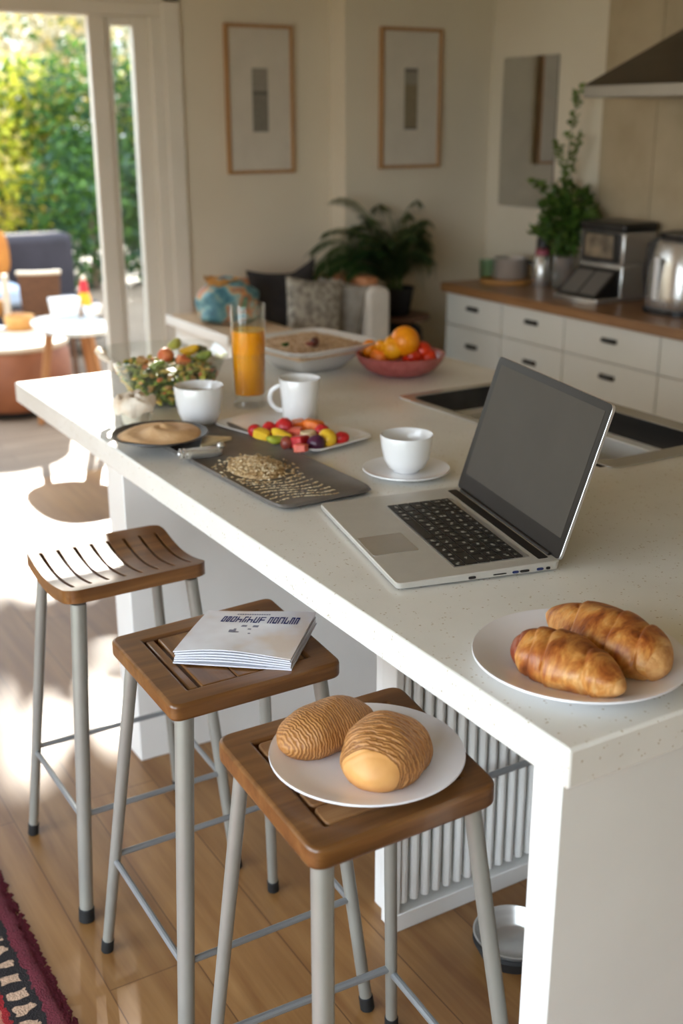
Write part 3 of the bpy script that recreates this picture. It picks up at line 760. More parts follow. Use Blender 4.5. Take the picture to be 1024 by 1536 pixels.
for px, py, kd, mt, r, lb, ct in fruit:
    zz = TOP+.009+r*.78
    q = at(px, py+1, zz)
    nm = ct.replace(' ', '_')
    mt2 = 'strawb' if lb.startswith('dark red') else mt
    tag(lump(kd, r, rnd).build(nm, mt2, None, (q.x, q.y, zz), (rnd.uniform(-.2, .2), rnd.uniform(-.2, .2), rnd.uniform(0, 6)), bevel=.002 if kd == 'chunk' else 0), lb, ct, 'cut fruit on the rectangular plate')

# tall glass of orange juice
g = at(375, 608, TOP)
jg = thing('juice_glass', 'tall footed glass filled with orange juice', 'glass of juice', (g.x, g.y, TOP))
MB().lathe([(0, 0), (.047, 0), (.048, .006), (.040, .016), (.041, .026), (.0455, .032), (.051, .29), (.0505, .2915), (.0485, .29), (.0435, .036), (0, .030)], 48).build('glass', 'glass', jg, smooth=50)
jz = .217
MB().lathe([(0, .0325), (.0425, .037), (.0475, jz-.004), (.0475, jz), (0, jz)], 48).build('juice', ['juice'], jg)
MB().lathe([(.0, jz+.001), (.047, jz+.001), (.0472, jz+.003), (.042, jz+.0022), (0, jz+.0018)], 40).build('foam', 'foam', jg)

# glass salad bowl
b = at(252, 600, TOP)
sb = thing('salad_bowl', 'square clear glass bowl of mixed salad on the far end of the island', 'salad bowl', (b.x, b.y, TOP), -.25)
BW = .164
MB().sq([(.55, 0), (.58, .003), (.68, .03), (.86, .085), (1.0, .138), (1.04, .142), (1.035, .146), (.985, .142), (.84, .088), (.66, .034), (.5, .010)], 4.2, BW, BW, 72).build('glass', 'glass', sb, smooth=60)
m = MB(); m.tube([(-.165, -.05, .135), (-.185, -.045, .150), (-.19, 0, .155), (-.185, .045, .150), (-.165, .05, .135)], [.007, .011, .012, .011, .007], 10)
tag(m.build('handle', 'cream', sb), 'cream coloured ear handle')
m = MB(); rnd = random.Random(5); mats = ['lettuce', 'dkgreen', 'corn', 'salmon', 'crouton', 'avocado']
m.sq([(.56, .012), (.66, .034), (.78, .070), (.82, .084), (.5, .098), (.1, .104)], 4.2, BW*.955, BW*.955, 48, mi=1)
for k in range(900):
    z = rnd.uniform(.012, .090); lim = (.60 if z < .03 else .60+.30*(z-.03)/.08)*BW
    if rnd.random() < .6:     # against the glass
        a = rnd.uniform(0, 2*PI); ca, sa = math.cos(a), math.sin(a); kk = (abs(ca)**4.2+abs(sa)**4.2)**(-1/4.2); x, y = lim*kk*ca, lim*kk*sa
    else:
        x, y = rnd.uniform(-lim, lim), rnd.uniform(-lim, lim); z = .093+rnd.uniform(-.004, .012)
    r = rnd.uniform(.006, .012); st = len(m.v)
    m.ell((0, 0, 0), r*rnd.uniform(.7, 1.5), r*rnd.uniform(.6, 1.1), r*rnd.uniform(.35, .9), 7, 5, mi=rnd.choices(range(6), (6, 1.8, 3, .9, 2, 3))[0])
    m.xf(Matrix.Translation((x, y, z)) @ Matrix.Rotation(rnd.uniform(0, 6), 4, 'Z') @ Matrix.Rotation(rnd.uniform(0, 6), 4, 'X'), st)
sal = m.build('chopped_salad', mats, None, (b.x, b.y, TOP+.002), (0, 0, -.25))
tag(sal, 'chopped green and yellow salad filling the square glass bowl', 'salad', None, 'stuff')
for px, py, kd, mt, r, lb, ct in [(262, 517, 'wedge', 'avocado', .026, 'yellow green avocado slice on top of the salad', 'avocado slice'),
        (249, 534, 'ball', 'salmon', .026, 'large pink orange salmon piece on top of the salad', 'salmon piece'),
        (274, 541, 'chunk', 'salmon', .021, 'smaller orange salmon piece right of the large one', 'salmon piece'),
        (284, 526, 'wedge', 'mango', .024, 'pale yellow fruit wedge beside the dark salad leaf', 'fruit piece'),
        (300, 524, 'wedge', 'dkgreen', .020, 'dark green leaf on the right side of the salad', 'salad leaf'),
        (306, 534, 'wedge', 'lettuce', .022, 'light green salad leaf at the right rim of the bowl', 'salad leaf'),
        (214, 541, 'chunk', 'crouton', .016, 'tan crouton on the left side of the salad', 'crouton'),
        (236, 549, 'wedge', 'lettuce', .020, 'light green leaf at the front of the salad', 'salad leaf')]:
    zz = TOP+.106+r*.4; q = at(px, py, zz)
    tag(lump(kd, r, rnd).build(ct.replace(' ', '_'), mt, None, (q.x, q.y, zz), (rnd.uniform(-.5, .5), rnd.uniform(-.5, .5), rnd.uniform(0, 6)), bevel=.002 if kd == 'chunk' else 0), lb, ct, 'pieces on top of the salad')

# second white cup with pale drink
c2 = at(300, 636, TOP+.006)
cup('tea_cup', 'white cup of pale drink standing in front of the glass salad bowl', 'cup', (c2.x, c2.y, TOP+.0005), .066, .112, 'coffee', None, fz=.80)
# white square dish with couscous
d = at(462, 551, TOP)
ds = thing('square_dish', 'large square white dish of couscous behind the juice glass', 'serving dish', (d.x, d.y, TOP), .15)
MB().sq([(.42, 0), (.46, .002), (.62, .03), (.80, .066), (1.0, .088), (1.0, .092), (.97, .092), (.78, .070), (.60, .034), (.4, .010)], 7, .185, .185, 80).build('dish', 'ceramic', ds, smooth=60)
m = MB(); N = 40; vs = []; fs = []; rnd = random.Random(9)
for j in range(N+1):
    for i in range(N+1):
        x, y = (i/N-.5)*2, (j/N-.5)*2; e = max(abs(x), abs(y))
        z = .072+.028*(1-e**2.2)+.006*math.sin(9*x+2*y)*math.sin(7*y)+rnd.uniform(-.003, .003)
        if e > .999: z = .060
        vs.append((x*.152, y*.152, z))
for j in range(N):
    for i in range(N): a = j*(N+1)+i; fs.append((a, a+1, a+N+2, a+N+1))
m.add(vs, fs)
for k in range(420):
    x, y = rnd.uniform(-.13, .13), rnd.uniform(-.13, .13); e = max(abs(x), abs(y))/.152
    m.ell((x, y, .074+.028*(1-e**2.2)), .005, .004, .0035, 6, 4)
tag(m.build('couscous', 'couscous', None, (d.x, d.y, TOP+.0005), (0, 0, .15)), 'beige couscous heaped in the large square white dish', 'couscous', None, 'stuff')
for px, py, kd, mt, r, lb, ct in [(472, 513, 'ball', 'date', .016, 'dark brown date on top of the couscous', 'date'), (464, 516, 'wedge', 'brownfruit', .010, 'small reddish fruit piece left of the dark date', 'fruit piece'), (428, 517, 'wedge', 'dkgreen', .011, 'small green herb leaf on the couscous', 'herb leaf')]:
    q = at(px, py, TOP+.108); tag(lump(kd, r, rnd).build(ct.replace(' ', '_'), mt, None, q, (0, 0, rnd.uniform(0, 6))), lb, ct, 'garnish on the couscous')
# rose fruit bowl
fb = at(600, 560, TOP)
tag(MB().lathe([(0, 0), (.075, 0), (.085, .003), (.115, .018), (.138, .045), (.146, .066), (.143, .068), (.138, .066), (.128, .044), (.105, .020), (.07, .009), (0, .008)], 56).build('fruit_bowl', 'rosebowl', None, (fb.x, fb.y, TOP), smooth=60), 'rose red round bowl heaped with oranges and red fruit', 'fruit bowl')
fr = [(607, 512, .047, 'orange', 'ball', 'orange', 'large round orange on top of the fruit bowl', .105),
      (590, 522, .040, 'orange', 'ball', 'amber', 'deep yellow fruit under the large orange in front', .085),
      (573, 520, .034, 'orange', 'wedge', 'amber', 'yellow curved fruit left of the large orange', .085),
      (555, 524, .034, 'orange', 'ball', 'orange', 'small orange at the left rim of the fruit bowl', .065),
      (570, 536, .034, 'orange', 'ball', 'peach', 'reddish orange fruit at the front left of the bowl', .052),
      (618, 535, .036, 'tomato', 'ball', 'tomato', 'red tomato at the front of the fruit bowl', .055),
      (634, 526, .034, 'tomato', 'ball', 'tomato', 'bright red tomato at the right rim of the fruit bowl', .07),
      (643, 536, .028, 'tomato', 'ball', 'tomato', 'small red tomato lowest at the right rim', .05)]
for px, py, r, nm, kd, mt, lb, h in fr:
    q = at(px, py, TOP+h); m = lump(kd, r, rnd)
    t = m.build(nm, mt, None, q, (rnd.uniform(-.4, .4), rnd.uniform(-.4, .4), rnd.uniform(0, 6)))
    tag(t, lb, 'orange' if nm == 'orange' else 'tomato', 'fruit heaped in the rose bowl')

# slate tray and what lies on it
TA = [at(414, 769, .925), at(559, 741, .925), at(330, 660, .925), at(186, 672, .925)]
tc = Vector((1.163, 2.385, TOP)); 
tr = MB().sq([(.93, 0), (.97, .003), (1, .010), (.99, .0135), (.955, .0125), (.93, .010), (.5, .010)], 14, .122, .362, 96).build('slate_tray', 'slate', None, tc, (0, 0, .035), smooth=60)
tag(tr, 'long dark grey slate tray with rounded corners holding seeds', 'tray')
TZ = TOP+.0105
m = MB(); rnd = random.Random(13); hc = at(384, 704, TZ)
for k in range(1500):
    a = rnd.uniform(0, 2*PI); q = abs(rnd.gauss(0, .5)); q = min(q, 1.25)
    x, y = q*.075*math.cos(a), q*.105*math.sin(a); h = max(0, .022*(1-q*q))
    st = len(m.v); s_ = rnd.uniform(.0022, .0045)
    m.add([(-s_*1.6, 0, 0), (0, -s_*.7, 0), (s_*1.6, 0, 0), (0, s_*.7, 0), (0, 0, s_*.8), (0, 0, -s_*.3)], [(0, 1, 4), (1, 2, 4), (2, 3, 4), (3, 0, 4), (1, 0, 5), (2, 1, 5), (3, 2, 5), (0, 3, 5)], 0 if rnd.random() < .62 else 1)
    m.xf(Matrix.Translation((x, y, h*rnd.uniform(.8, 1)+.0012)) @ Matrix.Rotation(rnd.uniform(0, 6), 4, 'Z') @ Matrix.Rotation(rnd.uniform(-.8, .8), 4, 'X'), st)
m.ell((0, 0, 0), .062, .088, .018, 24, 10, 0)
m.v = [(v[0], v[1], max(v[2], .0002)) for v in m.v]
tag(m.build('seed_heap', ['seed', 'seed_lt'], None, (hc.x, hc.y, TZ), smooth=0), 'heap of pale oat flakes and seeds on the slate tray', 'seeds', None, 'stuff')
m = MB(); h2 = at(432, 730, TZ)
for k in range(9):
    for j in range(70):
        u = j/69; x = -.075+.15*u+rnd.uniform(-.002, .002); y = -.085+.021*k+.012*math.sin(u*5+.3*k)+rnd.uniform(-.0025, .0025)
        if rnd.random() < .35: continue
        st = len(m.v); s_ = rnd.uniform(.0014, .0028)
        m.add([(-s_*1.8, 0, 0), (0, -s_*.7, 0), (s_*1.8, 0, 0), (0, s_*.7, 0), (0, 0, s_*.8)], [(0, 1, 4), (1, 2, 4), (2, 3, 4), (3, 0, 4)], 1 if rnd.random() < .75 else 0)
        m.xf(Matrix.Translation((x, y, .0003)) @ Matrix.Rotation(rnd.uniform(-.5, .5), 4, 'Z'), st)
tag(m.build('scattered_seeds', ['seed', 'seed_lt'], None, (h2.x, h2.y, TZ), smooth=0), 'rows of pale seeds scattered over the near end of the slate tray', 'seeds', None, 'stuff')
# dark plate with hummus
hp = at(240, 653, TOP+.03)
tag(MB().lathe([(0, .0), (.055, 0), (.06, .002), (.09, .010), (.121, .022), (.120, .025), (.088, .014), (.05, .006), (0, .006)], 56).build('shallow_dish', 'dkplate', None, (hp.x, hp.y, TZ+.003), smooth=60), 'shallow dark dish of hummus on the far end of the slate tray', 'dish')
m = MB(); N = 30; rings = []
for k in range(13):
    q = k/12; rings.append([((.108*(1-q))*math.cos(2*PI*i/48)*(1+.03*math.sin(3*2*PI*i/48)), (.108*(1-q))*math.sin(2*PI*i/48), .018+.024*(q**.8)+.004*math.sin(q*9+4*PI*i/48)*(q < .95)) for i in range(48)])
m.loft(rings); tag(m.build('hummus', 'hummus', None, (hp.x, hp.y, TZ+.0045), smooth=80), 'beige hummus mounded in the shallow dark dish', 'hummus', None, 'stuff')
# pot with crumpled paper
fo_ = at(204, 638, TOP)
pt_ = thing('yogurt_pot', 'small glass pot with a crumpled cream paper top beside the salad bowl', 'pot', (fo_.x, fo_.y, TOP))
MB().lathe([(0, 0), (.036, 0), (.040, .004), (.043, .05), (.040, .062), (.037, .06), (.039, .05), (.036, .008), (0, .006)], 36).build('jar', 'glass', pt_, smooth=60)
MB().lathe([(0, .009), (.035, .009), (.0385, .05), (0, .054)], 30).build('yogurt', 'cream', pt_)
m = MB(); rr_ = random.Random(3); rings = []
for q, (r, z) in enumerate([(.046, .036), (.056, .055), (.052, .072), (.046, .080), (.034, .078), (.018, .084), (.004, .082)]):
    rings.append([((r*(1+.13*math.sin(5*a+q)+rr_.uniform(-.05, .05)))*math.cos(a), (r*(1+.13*math.sin(5*a+q)))*math.sin(a), z+.007*math.sin(4*a+q*1.3)+rr_.uniform(-.002, .002)) for a in [2*PI*i/36 for i in range(36)]])
m.loft(rings, 0, False, True).build('paper_top', 'cream', pt_, smooth=70)
# silver tool on the tray, cracker behind it
p0, p1 = at(268, 682, TZ+.012), at(338, 674, TZ+.012); mid = (p0+p1)/2; dv = (p1-p0); ln = dv.length
tl_ = thing('metal_tool', 'short silver tool with a ringed end lying on the slate tray', 'tool', (mid.x, mid.y, TZ), math.atan2(dv.y, dv.x))
MB().sq([(.86, 0), (1, .004), (1, .016), (.86, .021)], 5, ln*.42, .015, 32).build('handle', 'steel', tl_, smooth=50)
for k in (-.46, -.38): MB().tube([(ln*k, .013*math.cos(a), .012+.011*math.sin(a)) for a in [2*PI*i/16 for i in range(17)]], .003, 8).build('ring', 'steel', tl_)
MB().lathe([(0, 0), (.010, 0), (.011, .004), (.008, .011), (0, .012)], 20, (ln*.40, 0, .019)).build('knob', 'steel', tl_)
cr = at(316, 661, TZ+.004)
tag(MB().prism(rpoly([(-.055, -.03), (.055, -.02), (.01, .045)], .008), 0, .008).build('cracker', 'banana', None, (cr.x, cr.y, TZ+.0003), (0, 0, .2), bevel=.003), 'pale triangular cracker behind the silver tool on the tray', 'cracker')

# ------------------------------------------------------------------ floor: rug and pet bowl
rg = MB(); W_, L_ = .95, 2.4; nx, ny = 60, 120; vs = []; fs = []; rnd = random.Random(2)
for j in range(ny+1):
    for i in range(nx+1):
        e = i in (0, nx) or j in (0, ny)
        vs.append((-W_*i/nx+(rnd.uniform(-.006, .006) if e else 0), L_*j/ny, .0005 if e else .012+rnd.uniform(-.002, .002)))
for j in range(ny):
    for i in range(nx): a = j*(nx+1)+i; fs.append((a, a+nx+1, a+nx+2, a+1))
rg.add(vs, fs)
for k in range(1500):   # pile at the long edge
    yy = rnd.uniform(0, L_); s_ = rnd.uniform(.003, .006); xx = rnd.uniform(-.012, .006)
    rg.add([(xx-s_, yy-s_, .001), (xx+s_*1.5, yy+s_*.5, .003), (xx, yy+s_, .012)], [(0, 1, 2)])
tag(rg.build('rug', 'rug', None, (.474, .55, 0), smooth=60), 'red black and cream patterned woven rug on the wooden floor', 'rug')
pb = at(757, 1420, 0)
bw_ = thing('pet_bowl', 'round steel pet bowl on the floor beside the island end panel', 'pet bowl', (pb.x+.006, pb.y-.02, 0))
MB().lathe([(0, .004), (.062, .004), (.085, .048), (.088, .052), (.084, .053), (.066, .02), (.058, .010), (0, .009)], 48).build('bowl', 'steel', bw_, smooth=60)
tag(MB().lathe([(.066, 0), (.072, 0), (.088, .034), (.083, .040), (.064, .006)], 48, cap0=False, cap1=False).build('base_ring', 'blackmatt', bw_), 'black rubber base ring')

# ------------------------------------------------------------------ back run of cabinets
CX = 3.53
def cabinet(label, y0, y1, fronts):
    t = thing('base_cabinet', label, 'cabinet', (CX, (y0+y1)/2, 0), 0, 'base cabinets under the wooden worktop'); h = (y1-y0)/2
    MB().box(.02, .50, -h+.001, h-.001, .1, .853).box(.06, .50, -h+.001, h-.001, 0, .1).build('body', 'cab', t)
    for a, b, z0, z1, hz in fronts:
        d_ = MB().box(0, .02, -h+a*(2*h)+.0018, -h+b*(2*h)-.0018, z0+.002, z1-.002).build('drawer', 'cab', t, bevel=.002)
        yc = -h+(a+b)*h; m = MB(); n = 14
        # cup pull: half shell
        rings = []
        for k in range(9):
            a_ = PI*k/8; rings.append([(-.022*math.sin(a_)*math.sqrt(max(0, 1-((i/n-.5)*2)**4))-.0015, yc+(i/n-.5)*.092, hz+.011*math.cos(a_)) for i in range(n+1)])
        vs = [p for r in rings for p in r]; k1 = n+1
        m.add(vs, [(k*k1+i, k*k1+i+1, (k+1)*k1+i+1, (k+1)*k1+i) for k in range(8) for i in range(n)])
        tag(m.build('handle', 'black', d_), 'black cup handle')
top2 = [(0, 1, .69, .853, .785), (0, 1, .42, .69, .625), (0, 1, .1, .42, .37)]
cabinet('white drawer cabinet at the far end of the wooden worktop', 4.415, 4.87, [(0, 1, .69, .853, .79), (0, 1, .1, .69, .60)])
cabinet('white drawer cabinet second from the far end of the wooden worktop', 3.96, 4.412, [(0, 1, .69, .853, .79), (0, 1, .1, .69, .60)])
cabinet('wide white drawer cabinet below the coffee machine', 3.37, 3.957, top2)
cabinet('white drawer cabinet at the right edge of the photo beside the wide one', 2.78, 3.367, top2)
bt = MB().box(3.50, XR-.013, 2.1, 4.885, .855, .9).build('wooden_worktop', 'backwood', None, bevel=.004)
tag(bt, 'brown oak worktop along the right wall carrying kitchen appliances', 'worktop')
BZ = .9
# range hood
hd = thing('range_hood', 'grey steel pyramid range hood on the right wall', 'range hood', (3.8, 3.5, 1.78))
m = MB(); x0, x1, y0, y1 = -.25, .249, -.45, .45
m.box(x0, x1, y0, y1, 0, .05); m.build('rim', 'hoodrim', hd, bevel=.003)
a = [(x0, y0, .05), (x1, y0, .05), (x1, y1, .05), (x0, y1, .05)]; b_ = [(.02, -.16, .27), (x1, -.16, .27), (x1, .16, .27), (.02, .16, .27)]
MB().loft([a, b_]).build('canopy', 'hood', hd, smooth=0)
MB().box(.02, x1, -.16, .16, .27, ZC-1.78-.001).build('chimney', 'hood', hd, bevel=.002)
# appliance: espresso machine
em = thing('coffee_machine', 'silver and black box shaped coffee machine with a window and slanted panel', 'coffee machine', (3.85, 4.03, BZ))
m = MB(); m.box(-.06, .14, -.145, .145, .0, .165); m.box(-.06, .14, -.145, .145, .165, .31); m.build('housing', 'steel', em, bevel=.008)
MB().box(-.067, .145, -.15, .15, .31, .35).build('lid', 'black', em, bevel=.012)
MB().box(-.068, -.058, -.125, .125, .172, .305).build('window_frame', 'black', em, bevel=.004)
MB().box(-.071, -.067, -.085, .10, .19, .295).build('window', 'screenpale', em, bevel=.002)
m = MB(); pr = [(-.20, .012), (-.20, .025), (-.065, .145), (-.058, .145), (-.058, .012)]
m.loft([[(x, -.13, z) for x, z in pr], [(x, .14, z) for x, z in pr]]); m.build('slanted_panel', 'black', em, bevel=.004)
for y0_, y1_ in ((-.11, -.005), (.01, .12)):
    q = [(-.187, .0385), (-.083, .131)]
    MB().add([(q[0][0], y0_, q[0][1]), (q[0][0], y1_, q[0][1]), (q[1][0], y1_, q[1][1]), (q[1][0], y0_, q[1][1]), (q[0][0], y0_, q[0][1]-.006), (q[0][0], y1_, q[0][1]-.006), (q[1][0], y1_, q[1][1]-.006), (q[1][0], y0_, q[1][1]-.006)],
             [(3, 2, 1, 0), (0, 1, 5, 4), (1, 2, 6, 5), (2, 3, 7, 6), (3, 0, 4, 7)]).build('pad', 'padgrey', em, smooth=0)
m = MB(); rings = []
for k in range(13):
    y = -.145+.29*k/12; x = -.205-.022*math.sin(PI*k/12); rings.append([(x, y, 0), (x, y, .024), (-.05, y, .024), (-.05, y, 0)])
m.loft(rings).build('front_lip', 'steel', em, bevel=.004)
# kettle-like appliance at the right
ke = thing('kettle', 'rounded silver and black kettle right of the coffee machine', 'kettle', (3.83, 3.555, BZ))
MB().sq([(.9, 0), (1.0, .01), (1.0, .08), (.94, .20), (.80, .29), (.70, .31)], 3.0, .14, .135, 48).build('body', 'steel', ke, smooth=60)
tag(MB().sq([(.70, .31), (.74, .315), (.72, .335), (.4, .345)], 3.0, .14, .135, 48).build('lid', 'black', ke, smooth=60), 'black lid')
m = MB(); m.tube([(-.02, .10, .315), (-.03, .155, .27), (-.03, .168, .16), (-.03, .155, .06), (-.02, .13, .02)], [.02, .03, .034, .03, .024], 12)
tag(m.build('handle', 'black', ke), 'black curved side handle')
tag(MB().box(-.147, -.135, .005, .035, .06, .24).build('gauge', 'ceramic', ke, bevel=.004), 'white water gauge')
MB().sq([(.98, 0), (.98, .02)], 3.0, .15, .145, 40).build('base', 'black', ke)
# steel canisters, plant, jar, bottle, saucepan, board, tumbler
def lathething(name, label, cat, c, prof, mt, parts=(), group=None, seg=36):
    t = thing(name, label, cat, c, 0, group)
    MB().lathe(prof, seg).build('body', mt, t, smooth=50)
    for nm, pr, m2 in parts: MB().lathe(pr, seg).build(nm, m2, t, smooth=50)
    return t
q = at(820, 432, BZ)
tagc = lathething('steel_canister', 'steel canister with a pinkish lid left of the potted herb', 'canister', (q.x+.02, q.y+.07, BZ), [(0, 0), (.042, 0), (.044, .004), (.044, .150), (.040, .154), (0, .154)], 'steel', [('lid', [(0, .154), (.036, .154), (.036, .178), (.03, .184), (0, .185)], 'lid_pink')])
hq = Vector((3.90, 4.395, BZ))
hp_ = thing('potted_herb', 'tall leafy green herb in a steel pot on the wooden worktop', 'potted plant', hq)
MB().lathe([(0, 0), (.050, 0), (.053, .004), (.058, .150), (.061, .155), (.057, .157), (.054, .148), (0, .140)], 36).build('pot', 'steel', hp_, smooth=50)
def leaf(m, p, d, up, ln, wd, mi=0):
    d = d.normalized(); s_ = d.cross(up)
    if s_.length < 1e-4: s_ = Vector((1, 0, 0))
    s_.normalize(); n = s_.cross(d)
    m.add([p, p+d*ln*.35+s_*wd*.5+n*wd*.12, p+d*ln, p+d*ln*.35-s_*wd*.5+n*wd*.12, p+d*ln*.55], [(0, 1, 4), (1, 2, 4), (2, 3, 4), (3, 0, 4)], mi)
rnd = random.Random(31)
def rv(): return Vector((rnd.gauss(0, 1), rnd.gauss(0, 1), rnd.gauss(0, 1)))
m = MB(); st = MB()
cc = Vector((0, 0, .335))
for k in range(760):
    v = rv().normalized()*(rnd.random()**.4); p = cc+Vector((v.x*.115, v.y*.14, v.z*.165))
    leaf(m, p, v+rv()*.5, rv(), rnd.uniform(.03, .055), rnd.uniform(.022, .038), 0 if rnd.random() < .75 else 1)
for k in range(16):
    a = rnd.uniform(0, 6.28); e = cc+Vector((.07*math.cos(a), .09*math.sin(a), rnd.uniform(-.05, .12))); st.tube([(0, 0, .145), (e.x*.5, e.y*.5, .22), e], [.0035, .003, .002], 6)
def sprig(pts, n, s0):
    pts = [Vector(p) for p in pts]; st.tube(pts, [.0035]+[.0022]*(len(pts)-1), 6)
    for k in range(n):
        t_ = (k+.5)/n*(len(pts)-1); i = int(t_); p = pts[i].lerp(pts[min(i+1, len(pts)-1)], t_-i)
        for _ in range(3): leaf(m, p, Vector((rnd.uniform(-1, 1), rnd.uniform(-1, 1), rnd.uniform(-.2, .6))), rv(), s0*rnd.uniform(.7, 1.3), s0*rnd.uniform(.5, .8), 1)
sprig([(0, 0, .3), (.0, .03, .55), (-.01, .0, .75), (.0, -.03, .95)], 26, .036)
sprig([(0, .03, .5), (0, .08, .62), (-.01, .10, .70)], 12, .034)
sprig([(0, -.0, .55), (0, -.04, .66), (.0, -.05, .72)], 12, .034)
sprig([(0, .05, .35), (-.02, .16, .46), (-.02, .24, .50)], 14, .045)
sprig([(0, .05, .3), (-.03, .17, .27), (-.03, .23, .24)], 12, .05)
sprig([(0, -.05, .32), (0, -.14, .36), (0, -.20, .37)], 10, .042)
m.build('foliage', ['herb', 'herb_lt'], hp_, smooth=0); st.build('stem', 'stem', hp_)
q = at(850, 431, BZ)
lathething('glass_jar', 'small clear glass jar in front of the potted herb', 'jar', (q.x-.075, q.y-.0, BZ), [(0, 0), (.034, 0), (.038, .006), (.040, .07), (.034, .088), (.033, .092), (.031, .088), (.036, .068), (.033, .008), (0, .006)], 'glass')
lathething('black_bottle', 'matt black bottle at the wall behind the steel canister', 'bottle', (3.985, 4.66, BZ), [(0, 0), (.036, 0), (.038, .004), (.038, .21), (.030, .225), (.030, .262), (0, .264)], 'black')
q = at(762, 421, BZ)
bd = MB().lathe([(0, 0), (.135, 0), (.138, .006), (.135, .016), (0, .016)], 56).build('wooden_board', 'ochrebowl', None, (3.80, 4.72, BZ), bevel=0)
tag(bd, 'round wooden board under the steel saucepan', 'board')
sp = thing('saucepan', 'shiny steel saucepan standing on the round wooden board', 'saucepan', (3.835, 4.735, BZ+.0165))
MB().lathe([(0, 0), (.083, 0), (.088, .006), (.09, .10), (.093, .104), (.089, .105), (.086, .10), (.083, .008), (0, .006)], 48).build('pan', 'pansteel', sp, smooth=50)
tag(MB().tube([(.045, -.07, .085), (.075, -.125, .075), (.09, -.15, .055)], [.010, .014, .012], 10).build('handle', 'black', sp), 'black pan handle')
q = at(706, 414, BZ)
lathething('green_tumbler', 'green tinted glass tumbler at the far end of the wooden worktop', 'tumbler', (q.x-.03, q.y-.17, BZ), [(0, 0), (.030, 0), (.033, .004), (.038, .105), (.036, .106), (.031, .01), (0, .008)], 'glass_green')

# ------------------------------------------------------------------ pictures and mirror
def picture(label, x0, x1, z0, z1, y, art, aw):
    t = thing('framed_picture', label, 'picture', ((x0+x1)/2, y, (z0+z1)/2), 0, 'framed prints on the back wall'); w, h = (x1-x0)/2, (z1-z0)/2; f = .016
    MB().box(-w, -w+f, -.028, -.002, -h, h).box(w-f, w, -.028, -.002, -h, h).box(-w+f, w-f, -.028, -.002, -h, -h+f).box(-w+f, w-f, -.028, -.002, h-f, h).build('frame', 'oakframe', t, bevel=.002)
    MB().box(-w+f, w-f, -.018, -.004, -h+f, h-f).build('mount', 'mount', t, smooth=0)
    MB().box(-aw, aw, -.0195, -.018, -.148, .148).build('print', art, t, smooth=0)
picture('tall oak framed print with a grey strip nearer the glass door', 2.545, 2.912, 1.44, 2.13, YB, 'art1', .043)
picture('tall oak framed print with a brown strip above the palm', 3.333, 3.705, 1.453, 2.132, YC, 'art2', .040)
mi = thing('wall_mirror', 'frameless rectangular mirror on the wall behind the potted herb', 'mirror', (XR-.002, 4.905, 1.625))
MB().box(-.006, 0, -.215, .215, -.372, .372).build('back_board', 'blackmatt', mi)
MB().box(-.009, -.006, -.215, .215, -.372, .372).build('glass', 'mirror', mi, smooth=0)

# ------------------------------------------------------------------ armchair corner
ac = thing('armchair', 'white shelled armchair with a tan back below the framed prints', 'armchair', (2.77, 5.0, 0))
MB().box(-.33, .33, -.26, .22, .12, .42).build('base', 'shell', ac, bevel=.03, seg=3)
MB().box(-.32, .20, -.24, .14, .42, .54).build('seat_cushion', 'tanleather', ac, bevel=.05, seg=4)
m = MB(); pr = [(.205, -.26, .12), (.33, -.26, .12), (.33, -.26, .90), (.305, -.26, .925), (.235, -.26, .925), (.205, -.26, .90)]
m.loft([pr, [(x, .29, z+.03*(z > .5)) for x, y, z in pr]]); m.build('arm', 'shell', ac, bevel=.02, seg=3)
m = MB(); m.box(-.33, .27, .13, .30, .3, .945); m.build('backrest', 'tanleather', ac, bevel=.05, seg=4)
MB().box(-.36, -.27, -.26, .25, .12, .60).build('arm', 'shell', ac, bevel=.03, seg=3)
MB().box(.215, .30, -.20, .14, .915, .965).build('arm_pad', 'tanleather', ac, bevel=.018, seg=3)
for x in (-.27, .27):
    for y in (-.2, .16): MB().tube([(x, y, 0), (x, y, .13)], [.014, .02], 12).build('leg', 'brownwood', ac)
def cushion(label, c, w, h, th, mt, rot, ear=0):
    m = MB(); N = 18; top = []; bot = []
    for j in range(N+1):
        for i in range(N+1):
            u, v = i/N*2-1, j/N*2-1
            pin = 1-.10*(1-abs(v)**2)*abs(u)**4; pin2 = 1-.10*(1-abs(u)**2)*abs(v)**4
            t_ = th*((1-u*u)*(1-v*v))**.42
            x, z = u*w/2*pin, v*h/2*pin2
            if ear and u > .4 and v > .4: x += ear*(u-.4)*(v-.4); z += ear*2*(u-.4)*(v-.4)
            top.append((x, -t_/2, z)); bot.append((x, t_/2, z))
    n = N+1; K = len(top); fs = []
    for j in range(N):
        for i in range(N):
            a = j*n+i; fs += [(a, a+1, a+n+1, a+n), (K+a, K+a+n, K+a+n+1, K+a+1)]
    m.add(top+bot, fs)
    o = m.build('cushion', mt, None, c, rot, smooth=80)
    return tag(o, label, 'cushion', 'cushions on the armchair')
cushion('charcoal cushion with a raised corner behind the painted bag', (2.61, 4.93, .81), .37, .42, .12, 'navy', (-.26, .05, .05), .08)
cushion('grey patterned cushion leaning beside the charcoal cushion', (2.70, 4.80, .79), .30, .40, .10, 'sage', (-.20, .12, -.12))
cushion('pale grey cushion squeezed against the white arm of the armchair', (2.875, 4.865, .775), .26, .36, .08, 'palegrey', (-.10, .16, -.75))
